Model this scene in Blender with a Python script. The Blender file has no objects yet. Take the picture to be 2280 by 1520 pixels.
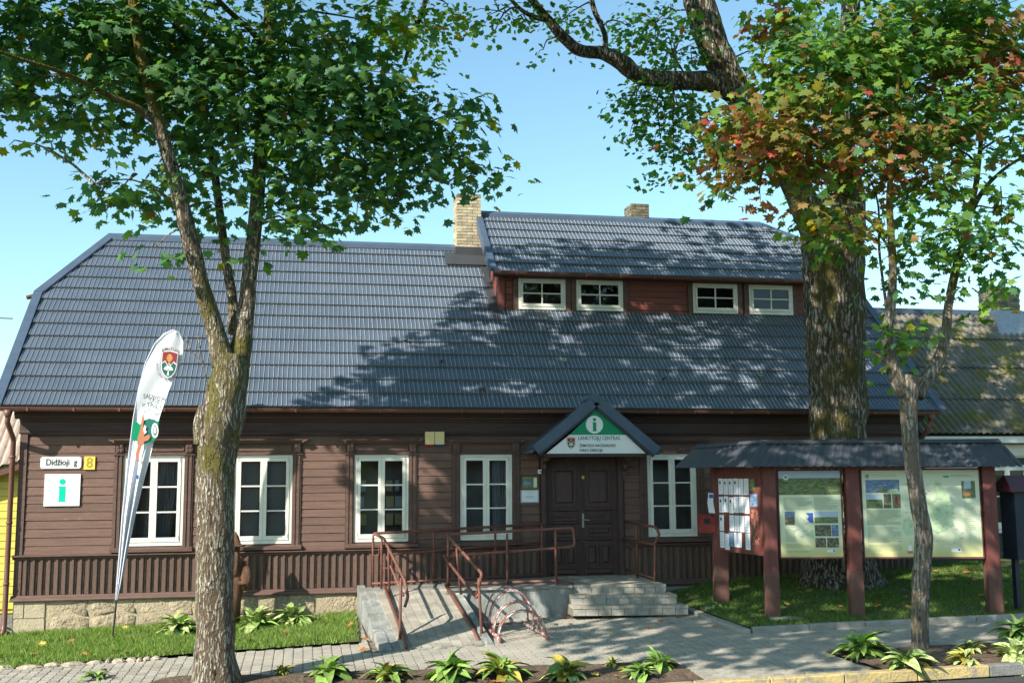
import bpy, math, random
import numpy as np
from mathutils import Vector, Matrix, noise
random.seed(7); RNG = np.random.default_rng(7)
sc = bpy.context.scene
# ------------------------------------------------------------------ camera
FPX = 2400.0; YAW, PIT, ROL = (math.radians(a) for a in (10.861, 7.123, 0.391))
CAM = Vector((0, -21.5, 2.9))
fw = Vector((math.sin(YAW)*math.cos(PIT), math.cos(YAW)*math.cos(PIT), math.sin(PIT)))
rt = Vector((math.cos(YAW), -math.sin(YAW), 0)); dn = fw.cross(rt)
rt2 = math.cos(ROL)*rt + math.sin(ROL)*dn; dn2 = -math.sin(ROL)*rt + math.cos(ROL)*dn
cam = bpy.data.objects.new('camera', bpy.data.cameras.new('camera'))
sc.collection.objects.link(cam); sc.camera = cam
cam.matrix_world = Matrix(((rt2.x, -dn2.x, -fw.x, CAM.x), (rt2.y, -dn2.y, -fw.y, CAM.y), (rt2.z, -dn2.z, -fw.z, CAM.z), (0, 0, 0, 1)))
cam.data.sensor_width = 36; cam.data.lens = 36*FPX/2280; cam.data.clip_end = 3000
# ------------------------------------------------------------------ sky, sun, exposure
SUN = Vector((1.5, 1.0, -1.22)).normalized()                     # the way the light travels
elev = math.asin(-SUN.z); az = math.atan2(-SUN.x, -SUN.y)         # bearing of the sun, clockwise from +Y
world = bpy.data.worlds.new('World'); sc.world = world; world.use_nodes = True
wn = world.node_tree; bg = wn.nodes['Background']
sky = wn.nodes.new('ShaderNodeTexSky'); sky.sky_type = 'NISHITA'; sky.sun_disc = False
sky.sun_elevation = elev; sky.sun_rotation = az; sky.air_density = 1.0; sky.dust_density = 0.6; sky.ozone_density = 1.0
tn = wn.nodes.new('ShaderNodeMix'); tn.data_type = 'RGBA'; tn.blend_type = 'MULTIPLY'; tn.inputs[0].default_value = 1; tn.inputs[7].default_value = (.84, 1.04, .97, 1)   # the camera's cyan rendering of the sky
wn.links.new(sky.outputs[0], tn.inputs[6]); wn.links.new(tn.outputs[2], bg.inputs[0]); bg.inputs[1].default_value = 0.13
sl = bpy.data.lights.new('sun', 'SUN'); sl.energy = 4.6; sl.angle = math.radians(0.5); sl.color = (1.0, 0.93, 0.82)
so = bpy.data.objects.new('sun', sl); sc.collection.objects.link(so); so.rotation_euler = SUN.to_track_quat('-Z', 'Y').to_euler()
vs = sc.view_settings; vs.view_transform = 'Standard'; vs.look = 'None'; vs.exposure = 0.97; vs.gamma = 1; vs.use_curve_mapping = False
sc.cycles.max_bounces = 8; sc.cycles.transparent_max_bounces = 8

# where a point of the plan seen at (px, py) in the 2280 x 1520 photograph stands at depth Y / height Z
def ray(px, py): return rt2*((px-1140)/FPX) + dn2*((py-760)/FPX) + fw
def P(px, py, Y): d = ray(px, py); return CAM + d*((Y-CAM.y)/d.y)
def PX(px, py, X): d = ray(px, py); return CAM + d*((X-CAM.x)/d.x)
def G(x, y):
    x = max(-16, min(24, x)); y = max(-13, min(9, y)); return .24 + .032*x + .024*y
def PG(px, py, dz=0):
    d = ray(px, py); t = (.24+dz+.032*CAM.x+.024*CAM.y-CAM.z)/(d.z-.032*d.x-.024*d.y); return CAM + d*t
def depth(p): return (Vector(p)-CAM).dot(fw)

# ------------------------------------------------------------------ helpers
def lerp(a, b, t): return a+(b-a)*t
class MB:
    def __init__(s): s.v = []; s.f = []; s.m = []
    def add(s, vs_, fs, mi=0):
        n = len(s.v); s.v += [tuple(v) for v in vs_]; s.f += [tuple(i+n for i in f) for f in fs]; s.m += [mi]*len(fs); return s
    def box(s, x0, x1, y0, y1, z0, z1, mi=0):
        return s.add([(x0,y0,z0),(x1,y0,z0),(x1,y1,z0),(x0,y1,z0),(x0,y0,z1),(x1,y0,z1),(x1,y1,z1),(x0,y1,z1)],
                     [(3,2,1,0),(4,5,6,7),(0,1,5,4),(1,2,6,5),(2,3,7,6),(3,0,4,7)], mi)
    def hexa(s, a, mi=0):           # eight corners: bottom four ccw, top four ccw
        return s.add(a, [(3,2,1,0),(4,5,6,7),(0,1,5,4),(1,2,6,5),(2,3,7,6),(3,0,4,7)], mi)
    def prism(s, pts, off, mi=0):   # closed polygon in 3d pushed along off
        n = len(pts); off = Vector(off); a = [Vector(p) for p in pts]
        return s.add(a+[p+off for p in a], [tuple(range(n))[::-1], tuple(range(n, 2*n))]+[(i, (i+1) % n, n+(i+1) % n, n+i) for i in range(n)], mi)
    def tube(s, pts, rad, n=8, mi=0, caps=True):
        pts = [Vector(p) for p in pts]; m = len(pts)
        if not hasattr(rad, '__len__'): rad = [rad]*m
        base = len(s.v); prev = None
        for i, p in enumerate(pts):
            t = (pts[min(i+1, m-1)]-pts[max(i-1, 0)]).normalized()
            if prev is None:
                up = Vector((0, 0, 1)) if abs(t.z) < .9 else Vector((1, 0, 0)); a = t.cross(up).normalized()
            else: a = (prev - t*prev.dot(t)).normalized()
            prev = a; b = t.cross(a)
            for k in range(n):
                an = 2*math.pi*k/n; s.v.append(tuple(p+(a*math.cos(an)+b*math.sin(an))*rad[i]))
        for i in range(m-1):
            for k in range(n):
                s.f.append((base+i*n+k, base+i*n+(k+1) % n, base+(i+1)*n+(k+1) % n, base+(i+1)*n+k)); s.m.append(mi)
        if caps:
            s.f.append(tuple(base+k for k in range(n))[::-1]); s.m.append(mi)
            s.f.append(tuple(base+(m-1)*n+k for k in range(n))); s.m.append(mi)
        return s
    def mesh(s, name, mats, smooth=False):
        me = bpy.data.meshes.new(name); me.from_pydata(s.v, [], s.f)
        for x in (mats if isinstance(mats, (list, tuple)) else [mats]): me.materials.append(x)
        if any(s.m): me.polygons.foreach_set('material_index', s.m)
        if smooth: me.polygons.foreach_set('use_smooth', [True]*len(s.f))
        me.update(); return me
    def build(s, name, mats, parent=None, smooth=False, **kw):
        return link(name, s.mesh(name, mats, smooth), parent, **kw)
def link(name, me, parent=None, loc=None, rot=None, **kw):
    o = bpy.data.objects.new(name, me); sc.collection.objects.link(o)
    if parent is not None:
        o.parent = parent
        if not kw.pop('local', False): o.matrix_parent_inverse = MW[parent.name].inverted()
    if loc is not None: o.location = loc
    if rot is not None: o.rotation_euler = rot
    for k, v in kw.items(): o[k] = v
    MW[o.name] = Matrix.Identity(4) if (loc is None and rot is None) else Matrix.Translation(loc or (0,0,0))
    return o
MW = {}
def thing(name, label, cat, loc=(0, 0, 0), rotz=0, group=None):
    o = bpy.data.objects.new(name, None); sc.collection.objects.link(o)
    o.location = loc; o.rotation_euler = (0, 0, rotz); o.empty_display_size = .2
    MW[o.name] = Matrix.Translation(loc) @ Matrix.Rotation(rotz, 4, 'Z')
    return tag(o, label, cat, group)
def tag(o, label, cat, group=None):
    o['label'] = label; o['category'] = cat
    if group: o['group'] = group
    return o
def npmesh(name, V, F, mat, attr=None, smooth=False):
    """V (n,3) F (m,k) arrays; attr: per-face float triples stored as colour"""
    me = bpy.data.meshes.new(name); n, m, k = len(V), len(F), F.shape[1]
    me.vertices.add(n); me.vertices.foreach_set('co', np.asarray(V, np.float32).ravel())
    me.loops.add(m*k); me.loops.foreach_set('vertex_index', F.astype(np.int32).ravel())
    me.polygons.add(m); me.polygons.foreach_set('loop_start', np.arange(0, m*k, k, dtype=np.int32))
    me.update(calc_edges=True)
    if attr is not None:
        a = me.attributes.new('tint', 'FLOAT_COLOR', 'FACE'); a.data.foreach_set('color', np.hstack([attr, np.ones((m, 1))]).astype(np.float32).ravel())
    me.materials.append(mat); return me

# ------------------------------------------------------------------ materials
def nodes(name):
    m = bpy.data.materials.new(name); m.use_nodes = True; nt = m.node_tree; return m, nt, nt.nodes['Principled BSDF']
def NN(nt, t, **kw):
    n = nt.nodes.new(t)
    for k, v in kw.items(): setattr(n, k, v)
    return n
def noise_fac(nt, scale, stretch=(1, 1, 1), detail=6, rough=.6, lo=.35, hi=.65, coord='Object'):
    tc = NN(nt, 'ShaderNodeTexCoord'); mp = NN(nt, 'ShaderNodeMapping'); mp.inputs['Scale'].default_value = stretch
    nz = NN(nt, 'ShaderNodeTexNoise'); nz.inputs['Scale'].default_value = scale; nz.inputs['Detail'].default_value = detail; nz.inputs['Roughness'].default_value = rough
    mr = NN(nt, 'ShaderNodeMapRange'); mr.inputs[1].default_value = lo; mr.inputs[2].default_value = hi
    nt.links.new(tc.outputs[coord], mp.inputs[0]); nt.links.new(mp.outputs[0], nz.inputs[0]); nt.links.new(nz.outputs[0], mr.inputs[0])
    return mr.outputs[0]
def mix(nt, fac, a, b, mode='MIX'):
    n = NN(nt, 'ShaderNodeMix', data_type='RGBA', blend_type=mode)
    for i, v in ((0, fac), (6, a), (7, b)):
        if isinstance(v, (int, float)): n.inputs[i].default_value = v
        elif isinstance(v, tuple): n.inputs[i].default_value = (*v, 1)
        else: nt.links.new(v, n.inputs[i])
    return n.outputs[2]
def ramp_obj(nt, col, amt):
    oi = NN(nt, 'ShaderNodeObjectInfo'); mr = NN(nt, 'ShaderNodeMapRange'); mr.inputs[3].default_value = 1-amt; mr.inputs[4].default_value = 1+amt
    nt.links.new(oi.outputs['Random'], mr.inputs[0]); vm = NN(nt, 'ShaderNodeVectorMath', operation='SCALE')
    nt.links.new(col, vm.inputs[0]); nt.links.new(mr.outputs[0], vm.inputs['Scale']); return vm.outputs[0]
def mat(name, c, c2=None, scale=6, stretch=(1, 1, 1), rough=.7, bump=.3, bscale=40, bstretch=None, ov=0, spots=None, spot_scale=3, spot_lo=.58, metal=0, spec=.4, bdist=.02):
    m, nt, b = nodes(name)
    col = mix(nt, noise_fac(nt, scale, stretch), c, c2 or tuple(x*.72 for x in c))
    if spots: col = mix(nt, noise_fac(nt, spot_scale, (1, 1, 1), 8, .7, spot_lo, spot_lo+.1), col, spots)
    if ov: col = ramp_obj(nt, col, ov)
    nt.links.new(col, b.inputs['Base Color']); b.inputs['Roughness'].default_value = rough; b.inputs['Metallic'].default_value = metal
    b.inputs['Specular IOR Level'].default_value = spec
    if bump:
        bp = NN(nt, 'ShaderNodeBump'); bp.inputs['Strength'].default_value = bump; bp.inputs['Distance'].default_value = bdist
        nt.links.new(noise_fac(nt, bscale, bstretch or stretch, 6, .6, .2, .8), bp.inputs['Height']); nt.links.new(bp.outputs[0], b.inputs['Normal'])
    return m
def flat(name, c, rough=.5, spec=.4): return mat(name, c, tuple(x*.93 for x in c), scale=3, rough=rough, bump=0, spec=spec)
M = {}
M['siding'] = mat('brown_painted_siding', (.185, .106, .08), (.13, .075, .058), 5, (.25, 1, 6), .62, .5, 22, (.3, 2, 10), .13, (.25, .17, .135), 9, .62)
M['batten'] = mat('brown_weathered_batten', (.165, .102, .078), (.11, .07, .055), 6, (8, 8, .5), .7, .5, 30, (10, 10, .6), .16, (.25, .185, .14), 7, .60)
M['trim'] = mat('brown_trim', (.14, .082, .064), (.10, .058, .047), 5, (.5, 2, 4), .6, .4, 25, None, .08)
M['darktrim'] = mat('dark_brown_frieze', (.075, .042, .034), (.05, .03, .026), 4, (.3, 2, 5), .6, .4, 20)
M['door'] = mat('dark_brown_door', (.085, .044, .038), (.055, .03, .028), 6, (3, 3, .6), .45, .5, 26, (6, 6, .6), 0, (.16, .11, .1), 14, .69)
M['white'] = mat('white_window_paint', (.80, .78, .69), (.70, .69, .61), 3, (1, 1, 1), .45, .1, 30)
M['metalbrown'] = mat('brown_metal', (.17, .075, .055), (.13, .06, .045), 4, (1, 1, 1), .4, .1, 20)
M['rail'] = mat('rusty_red_paint', (.21, .083, .06), (.14, .058, .045), 9, (1, 1, 1), .5, .4, 60, None, 0, (.36, .2, .12), 12, .6)
M['board'] = mat('red_brown_board_paint', (.17, .05, .04), (.125, .038, .032), 5, (4, 4, .7), .6, .4, 25, (6, 6, .8), .05)
M['boardworn'] = mat('worn_red_brown_wood', (.15, .052, .042), (.13, .08, .06), 7, (4, 4, .9), .75, .6, 30, (6, 6, .8))
M['roof'] = mat('blue_grey_tile_sheet', (.088, .114, .152), (.068, .091, .128), 2, (1, 1, 1), .40, .15, 30, None, .07, (.16, .15, .12), 11, .62, 0, .5)
M['ribs'] = mat('pale_rib_sheet', (.27, .30, .34), (.19, .22, .25), 14, (1, 1, 1), .6, 0)  # ribs coloured paler than the pans between them
M['lip'] = mat('lichen_course_edge', (.20, .185, .15), (.10, .10, .095), 22, (1, 1, 1), .8, .4, 40)
M['ridge'] = mat('blue_grey_flashing', (.075, .108, .16), (.06, .088, .13), 3, (1, 1, 1), .36, .1, 20)
M['dkflash'] = mat('dark_flashing', (.05, .054, .062), (.04, .044, .05), 3, (1, 1, 1), .5, .1, 20)
M['broof'] = mat('graphite_corrugated', (.062, .068, .08), (.05, .055, .066), 4, (1, 1, 1), .5, .15, 25, None, .06, (.09, .09, .085), 10, .62)
M['redsid'] = mat('red_brown_dormer_boards', (.24, .07, .05), (.16, .05, .04), 5, (.3, 1, 6), .55, .4, 22, (.3, 2, 10), .1)
M['stone'] = mat('field_stone', (.46, .38, .26), (.33, .27, .19), 4, (1, 1, 1), .85, 1, 14, None, .16, (.2, .19, .17), 5, .62, 0, .2, .05)
M['quoin'] = mat('dressed_block', (.46, .39, .27), (.38, .32, .23), 5, (1, 1, 1), .85, .6, 25, None, .08)
M['mortar'] = mat('tan_mortar', (.47, .38, .26), (.38, .31, .22), 7, (1, 1, 1), .9, .8, 30)
M['concrete'] = mat('weathered_concrete', (.29, .28, .25), (.18, .18, .16), 4, (1, 1, .6), .85, .6, 30, None, .06, (.5, .49, .45), 3, .62)
M['concwall'] = mat('peeling_concrete_face', (.30, .31, .29), (.16, .17, .16), 3, (1, 1, .35), .85, .7, 20, None, 0, (.55, .54, .48), 4, .56)
M['paver'] = mat('grey_paver', (.40, .365, .30), (.30, .275, .235), 3, (1, 1, 1), .88, .6, 60, None, .16, (.25, .22, .17), 1.6, .60)
M['joint'] = mat('sandy_joint', (.20, .18, .14), (.14, .12, .09), 20, (1, 1, 1), .95, .5, 50)
M['kerb'] = mat('grey_kerb', (.36, .34, .30), (.25, .24, .21), 5, (1, 1, 1), .88, .6, 40, None, .07)
M['kerbdark'] = mat('dark_grey_kerb', (.20, .20, .19), (.14, .14, .135), 5, (1, 1, 1), .88, .6, 40, None, .07)
M['yellowkerb'] = mat('worn_yellow_kerb_paint', (.50, .38, .15), (.38, .30, .15), 4, (1, 1, 1), .8, .6, 30, None, .07, (.26, .23, .17), 6, .49)
M['asphalt'] = mat('asphalt', (.06, .06, .06), (.045, .045, .045), 9, (1, 1, 1), .9, .6, 80)
M['soil'] = mat('bare_soil', (.19, .135, .095), (.11, .078, .055), 6, (1, 1, 1), .95, 1, 18, None, 0, (.3, .23, .16), 14, .6, 0, .2, .05)
M['lawn'] = mat('lawn_soil', (.085, .12, .03), (.06, .07, .025), 5, (1, 1, 1), .95, .8, 30)
M['brick'] = mat('cream_brick', (.56, .48, .33), (.36, .31, .22), 6, (1, 1, 1), .85, .5, 40, None, .2, (.16, .14, .11), 5, .63)
M['bmortar'] = mat('brick_mortar', (.33, .29, .22), (.2, .18, .14), 9, (1, 1, 1), .9, .5, 40)
M['brickdark'] = mat('sooty_brick', (.26, .23, .15), (.10, .095, .07), 6, (1, 1, 1), .85, .5, 40, None, .25)
M['yellowsid'] = mat('yellow_siding', (.66, .56, .10), (.56, .47, .09), 4, (.3, 1, 4), .6, .2, 22, None, .05)
M['interior'] = mat('dim_room', (.36, .34, .32), (.24, .23, .22), 2, (1, 1, 1), .9, 0)
M['curtain'] = mat('pale_curtain', (.55, .56, .58), (.3, .31, .33), 12, (4, 1, .1), .9, 0)
M['paper'] = mat('paper', (.78, .8, .84), (.7, .73, .78), 3, (1, 1, 1), .7, 0)
M['ink'] = flat('ink', (.05, .05, .055)); M['greyink'] = flat('grey_ink', (.4, .42, .45))
M['signwhite'] = mat('sign_enamel', (.82, .83, .82), (.74, .76, .75), 2, (1, 1, 1), .3, 0)
M['teal'] = flat('teal_green', (.0, .55, .37), .35); M['green'] = mat('sign_green', (.0, .27, .12), (.0, .22, .10), 2, (1, 1, 1), .4, 0)
M['sgreen'] = flat('lettering_green', (.02, .16, .14)); M['black'] = flat('black_print', (.02, .02, .02))
M['yellow'] = flat('yellow_plate', (.8, .6, .12), .35); M['ochre'] = flat('ochre_print', (.42, .28, .03))
M['cream'] = flat('cream_plastic', (.72, .6, .28), .35); M['redplastic'] = flat('red_lens', (.45, .02, .02), .2); M['blueplastic'] = flat('blue_lens', (.02, .06, .3), .2)
M['maroon'] = flat('crest_maroon', (.26, .03, .05)); M['teald'] = flat('crest_dark_green', (.02, .12, .11)); M['gold'] = flat('crest_gold', (.75, .45, .08))
M['grey'] = flat('grey_print', (.3, .3, .3)); M['orange'] = flat('squirrel_orange', (.5, .2, .11)); M['blue'] = flat('blue_print', (.05, .12, .45))
M['metal'] = mat('worn_steel', (.5, .48, .45), (.4, .38, .36), 8, (1, 1, 1), .35, .1, 20, metal=.8)
M['navy'] = mat('navy_paint', (.014, .024, .045), (.01, .018, .034), 4, (1, 1, 1), .35, .1, 20)
M['maroonroof'] = mat('maroon_metal', (.10, .022, .03), (.08, .018, .025), 4, (1, 1, 1), .4, .1, 20)
M['postred'] = mat('red_letter_box', (.2, .03, .025), (.24, .03, .02), 4, (1, 1, 1), .45, .1, 20)
M['carved'] = mat('carved_varnished_wood', (.20, .09, .045), (.08, .038, .022), 8, (3, 3, .5), .45, .9, 26, (6, 6, .7))
M['rackpaint'] = mat('peeling_rack_paint', (.30, .13, .1), (.2, .08, .06), 9, (1, 1, 1), .5, .4, 60, None, 0, (.62, .6, .62), 9, .5)
M['mossroof'] = mat('mossy_corrugated', (.22, .20, .165), (.12, .11, .09), 3, (1, 1, 1), .95, .9, 20, None, .08, (.15, .14, .045), 1.6, .49)
M['pinksheet'] = mat('tan_corrugated', (.42, .33, .27), (.3, .24, .2), 5, (1, 1, 1), .9, .5, 25)
M['darkgreen'] = mat('dark_green_boards', (.05, .07, .055), (.035, .05, .04), 5, (.3, 1, 5), .7, .3, 20, None, .1)
M['rubble'] = mat('rubble', (.45, .38, .3), (.3, .26, .2), 6, (1, 1, 1), .9, .9, 20, None, .2)
def hue_ramp_mat(name, stops, scale, stretch=(1, 1, 1), rough=.6):
    m, nt, b = nodes(name); f = noise_fac(nt, scale, stretch, 5, .6, .25, .75); r = NN(nt, 'ShaderNodeValToRGB')
    el = r.color_ramp.elements
    for i, (p, c) in enumerate(stops):
        e = el[i] if i < 2 else el.new(p)
        e.position = p; e.color = (*c, 1)
    nt.links.new(f, r.inputs[0]); nt.links.new(r.outputs[0], b.inputs['Base Color']); b.inputs['Roughness'].default_value = rough; return m
M['photo_field'] = hue_ramp_mat('printed_village_photo', [(0, (.03, .05, .02)), (1, (.32, .3, .24)), (.4, (.1, .14, .05)), (.6, (.2, .25, .1)), (.75, (.07, .09, .04))], 9, (1, 1, 2.2))
M['photo_wood'] = hue_ramp_mat('printed_wood_photo', [(0, (.03, .03, .02)), (1, (.45, .45, .45)), (.45, (.1, .1, .06)), (.7, (.2, .18, .12))], 22)
M['photo_sky'] = flat('printed_sky', (.42, .52, .62)); M['photo_blue'] = hue_ramp_mat('printed_lake', [(0, (.05, .1, .2)), (1, (.33, .4, .48)), (.5, (.12, .2, .33))], 14, (1, 1, 3))
M['photo_green'] = hue_ramp_mat('printed_meadow', [(0, (.05, .08, .03)), (1, (.27, .32, .15)), (.5, (.13, .18, .07))], 16, (1, 1, 2))
M['photo_red'] = hue_ramp_mat('printed_red_poster', [(0, (.03, .02, .015)), (1, (.5, .4, .3)), (.4, (.12, .06, .04)), (.62, (.34, .09, .06))], 12)
def poster_mat():
    m, nt, b = nodes('pale_green_panel'); tc = NN(nt, 'ShaderNodeTexCoord'); sp = NN(nt, 'ShaderNodeSeparateXYZ'); r = NN(nt, 'ShaderNodeValToRGB')
    el = r.color_ramp.elements; el[0].position = 0; el[0].color = (.50, .42, .10, 1); el[1].position = 1; el[1].color = (.62, .66, .48, 1)
    e = el.new(.12); e.color = (.62, .58, .26, 1); e = el.new(.26); e.color = (.68, .72, .50, 1)
    nt.links.new(tc.outputs['Generated'], sp.inputs[0]); nt.links.new(sp.outputs[2], r.inputs[0])
    col = mix(nt, noise_fac(nt, 3, (1, 1, 1), 3, .5, .3, .7), r.outputs[0], (.68, .76, .58)); mm = col.node; mm.inputs[0].default_value = .3
    for l in list(mm.inputs[0].links): nt.links.remove(l)
    mm.inputs[0].default_value = .25
    nt.links.new(col, b.inputs['Base Color']); b.inputs['Roughness'].default_value = .35; return m
M['poster'] = poster_mat()
M['mapgreen'] = mat('map_green', (.40, .56, .34), (.58, .68, .44), 7, (1, 1, 1), .4, 0)
M['textblock'] = mat('printed_text', (.2, .25, .14), (.34, .39, .24), 60, (.5, 1, 3), .4, 0)
def glass_mat():
    m, nt, b = nodes('window_glass'); nt.nodes.remove(b); out = nt.nodes['Material Output']
    tr = NN(nt, 'ShaderNodeBsdfTransparent'); tr.inputs[0].default_value = (.86, .89, .88, 1); gl = NN(nt, 'ShaderNodeBsdfGlossy'); gl.inputs['Roughness'].default_value = .01
    fr = NN(nt, 'ShaderNodeFresnel'); fr.inputs[0].default_value = 1.6; mx = NN(nt, 'ShaderNodeMixShader')
    bp = NN(nt, 'ShaderNodeBump'); bp.inputs['Strength'].default_value = .04; nt.links.new(noise_fac(nt, 2.5), bp.inputs['Height']); nt.links.new(bp.outputs[0], gl.inputs['Normal'])
    nt.links.new(fr.outputs[0], mx.inputs[0]); nt.links.new(tr.outputs[0], mx.inputs[1]); nt.links.new(gl.outputs[0], mx.inputs[2]); nt.links.new(mx.outputs[0], out.inputs[0]); return m
M['glass'] = glass_mat()
def leaf_mat(name, trans=.5, rough=.6):
    m, nt, b = nodes(name); at = NN(nt, 'ShaderNodeAttribute', attribute_name='tint'); out = nt.nodes['Material Output']
    col = mix(nt, noise_fac(nt, 18), at.outputs['Color'], at.outputs['Color']); n = col.node
    vm = NN(nt, 'ShaderNodeVectorMath', operation='SCALE'); vm.inputs['Scale'].default_value = .8; nt.links.new(at.outputs['Color'], vm.inputs[0]); nt.links.new(vm.outputs[0], n.inputs[7])
    nt.links.new(col, b.inputs['Base Color']); b.inputs['Roughness'].default_value = rough; b.inputs['Specular IOR Level'].default_value = .2
    tl = NN(nt, 'ShaderNodeBsdfTranslucent'); hs = NN(nt, 'ShaderNodeHueSaturation'); hs.inputs['Saturation'].default_value = 1.15; hs.inputs['Value'].default_value = 1.5
    nt.links.new(col, hs.inputs['Color']); nt.links.new(hs.outputs[0], tl.inputs[0]); mx = NN(nt, 'ShaderNodeMixShader'); mx.inputs[0].default_value = trans
    nt.links.new(b.outputs[0], mx.inputs[1]); nt.links.new(tl.outputs[0], mx.inputs[2]); nt.links.new(mx.outputs[0], out.inputs[0]); return m
M['leaf'] = leaf_mat('maple_leaves'); M['grass'] = leaf_mat('grass_blades', .3, .6)
def hosta_mat(name, c, edge):
    m, nt, b = nodes(name); tc = NN(nt, 'ShaderNodeTexCoord'); col = mix(nt, noise_fac(nt, 9, (1, 1, 1), 4, .6, .4, .62), c, edge); col = ramp_obj(nt, col, .4)
    nt.links.new(col, b.inputs['Base Color']); b.inputs['Roughness'].default_value = .62; b.inputs['Specular IOR Level'].default_value = .25; return m
M['hosta'] = hosta_mat('hosta_leaf', (.15, .29, .05), (.28, .38, .10)); M['hostay'] = hosta_mat('yellowed_hosta_leaf', (.45, .34, .06), (.25, .28, .05)); M['hostav'] = hosta_mat('pale_edged_hosta_leaf', (.16, .26, .06), (.55, .58, .27))
M['dryleaf'] = hosta_mat('fallen_leaf', (.45, .24, .07), (.34, .12, .05)); M['dryyellow'] = hosta_mat('yellow_fallen_leaf', (.65, .48, .1), (.5, .3, .06))
def bark_mat(name, c, c2, moss, mlo, lich=(.45, .47, .42), vs_=14, orange=None, mz=((0, .5), (.5, .5), (1, .5)), msc=3.0):
    m, nt, b = nodes(name); tc = NN(nt, 'ShaderNodeTexCoord'); mp = NN(nt, 'ShaderNodeMapping'); mp.inputs['Scale'].default_value = (1, 1, .2)
    vo = NN(nt, 'ShaderNodeTexVoronoi', feature='F1'); vo.inputs['Scale'].default_value = vs_; wn_ = NN(nt, 'ShaderNodeTexNoise'); wn_.inputs['Scale'].default_value = 5; wn_.inputs['Detail'].default_value = 5
    mp2 = NN(nt, 'ShaderNodeVectorMath', operation='MULTIPLY_ADD'); mp2.inputs[1].default_value = (.10, .10, .10)
    nt.links.new(tc.outputs['Object'], mp.inputs[0]); nt.links.new(tc.outputs['Object'], wn_.inputs[0]); nt.links.new(wn_.outputs['Color'], mp2.inputs[0]); nt.links.new(mp.outputs[0], mp2.inputs[2]); nt.links.new(mp2.outputs[0], vo.inputs[0])
    mr = NN(nt, 'ShaderNodeMapRange'); mr.inputs[1].default_value = .18; mr.inputs[2].default_value = .62; nt.links.new(vo.outputs['Distance'], mr.inputs[0])
    col = mix(nt, mr.outputs[0], c, c2)
    col = mix(nt, noise_fac(nt, 16, (1, 1, .5), 6, .7, .56, .64), col, tuple(x*.3 for x in c2))
    col = mix(nt, noise_fac(nt, 7, (1, 1, .7), 8, .75, .61, .66), col, lich)
    sz = NN(nt, 'ShaderNodeSeparateXYZ'); nt.links.new(tc.outputs['Object'], sz.inputs[0]); zr_ = NN(nt, 'ShaderNodeFloatCurve'); mrz = NN(nt, 'ShaderNodeMapRange'); mrz.inputs[2].default_value = 10; nt.links.new(sz.outputs[2], mrz.inputs[0])
    cv = zr_.mapping.curves[0]
    for i_, (u_, v_) in enumerate(mz):
        if i_ < 2: cv.points[0 if i_ == 0 else 1].location = (u_, v_) if i_ == 0 else cv.points[1].location
        if i_ > 0: cv.points.new(u_, v_)
    cv.points[len(cv.points)-1].location = (1, mz[-1][1]); zr_.mapping.update(); nt.links.new(mrz.outputs[0], zr_.inputs[1])
    nf = noise_fac(nt, msc, (1, 1, .5), 10, .74, 0, 1); ad = NN(nt, 'ShaderNodeMath', operation='ADD'); nt.links.new(nf, ad.inputs[0]); nt.links.new(zr_.outputs[0], ad.inputs[1])
    mm_ = NN(nt, 'ShaderNodeMapRange'); mm_.inputs[1].default_value = mlo+.5; mm_.inputs[2].default_value = mlo+.62; nt.links.new(ad.outputs[0], mm_.inputs[0]); mf = mm_.outputs[0]; col = mix(nt, mf, col, moss)
    if orange: col = mix(nt, noise_fac(nt, 2.6, (1, 1, 1), 9, .7, .68, .71), col, orange)
    nt.links.new(col, b.inputs['Base Color']); b.inputs['Roughness'].default_value = .9; b.inputs['Specular IOR Level'].default_value = .2
    bp = NN(nt, 'ShaderNodeBump'); bp.inputs['Strength'].default_value = 1; bp.inputs['Distance'].default_value = .05; bp.invert = True
    nt.links.new(mr.outputs[0], bp.inputs['Height']); bp2 = NN(nt, 'ShaderNodeBump'); bp2.inputs['Strength'].default_value = .7; bp2.inputs['Distance'].default_value = .03
    nt.links.new(noise_fac(nt, 30, (1, 1, .5), 6, .7, .2, .8), bp2.inputs['Height']); nt.links.new(bp.outputs[0], bp2.inputs['Normal']); nt.links.new(bp2.outputs[0], b.inputs['Normal']); return m
M['bark1'] = bark_mat('pale_furrowed_bark', (.56, .50, .39), (.11, .08, .055), (.13, .115, .03), .53, (.6, .6, .54), 30, orange=(.55, .3, .08), mz=((0, .44), (.15, .46), (.28, .50), (.40, .575), (.55, .55), (.68, .48), (1, .46)))
M['bark2'] = bark_mat('old_mossy_bark', (.46, .42, .36), (.055, .042, .03), (.085, .075, .022), .50, (.42, .39, .34), 20, mz=((0, .46), (.25, .48), (.45, .535), (.7, .53), (.8, .45), (1, .47)), msc=1.5)
M['bark3'] = bark_mat('grey_spotted_bark', (.40, .36, .30), (.15, .12, .09), (.13, .10, .02), .53, (.52, .51, .46), 18)

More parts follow.
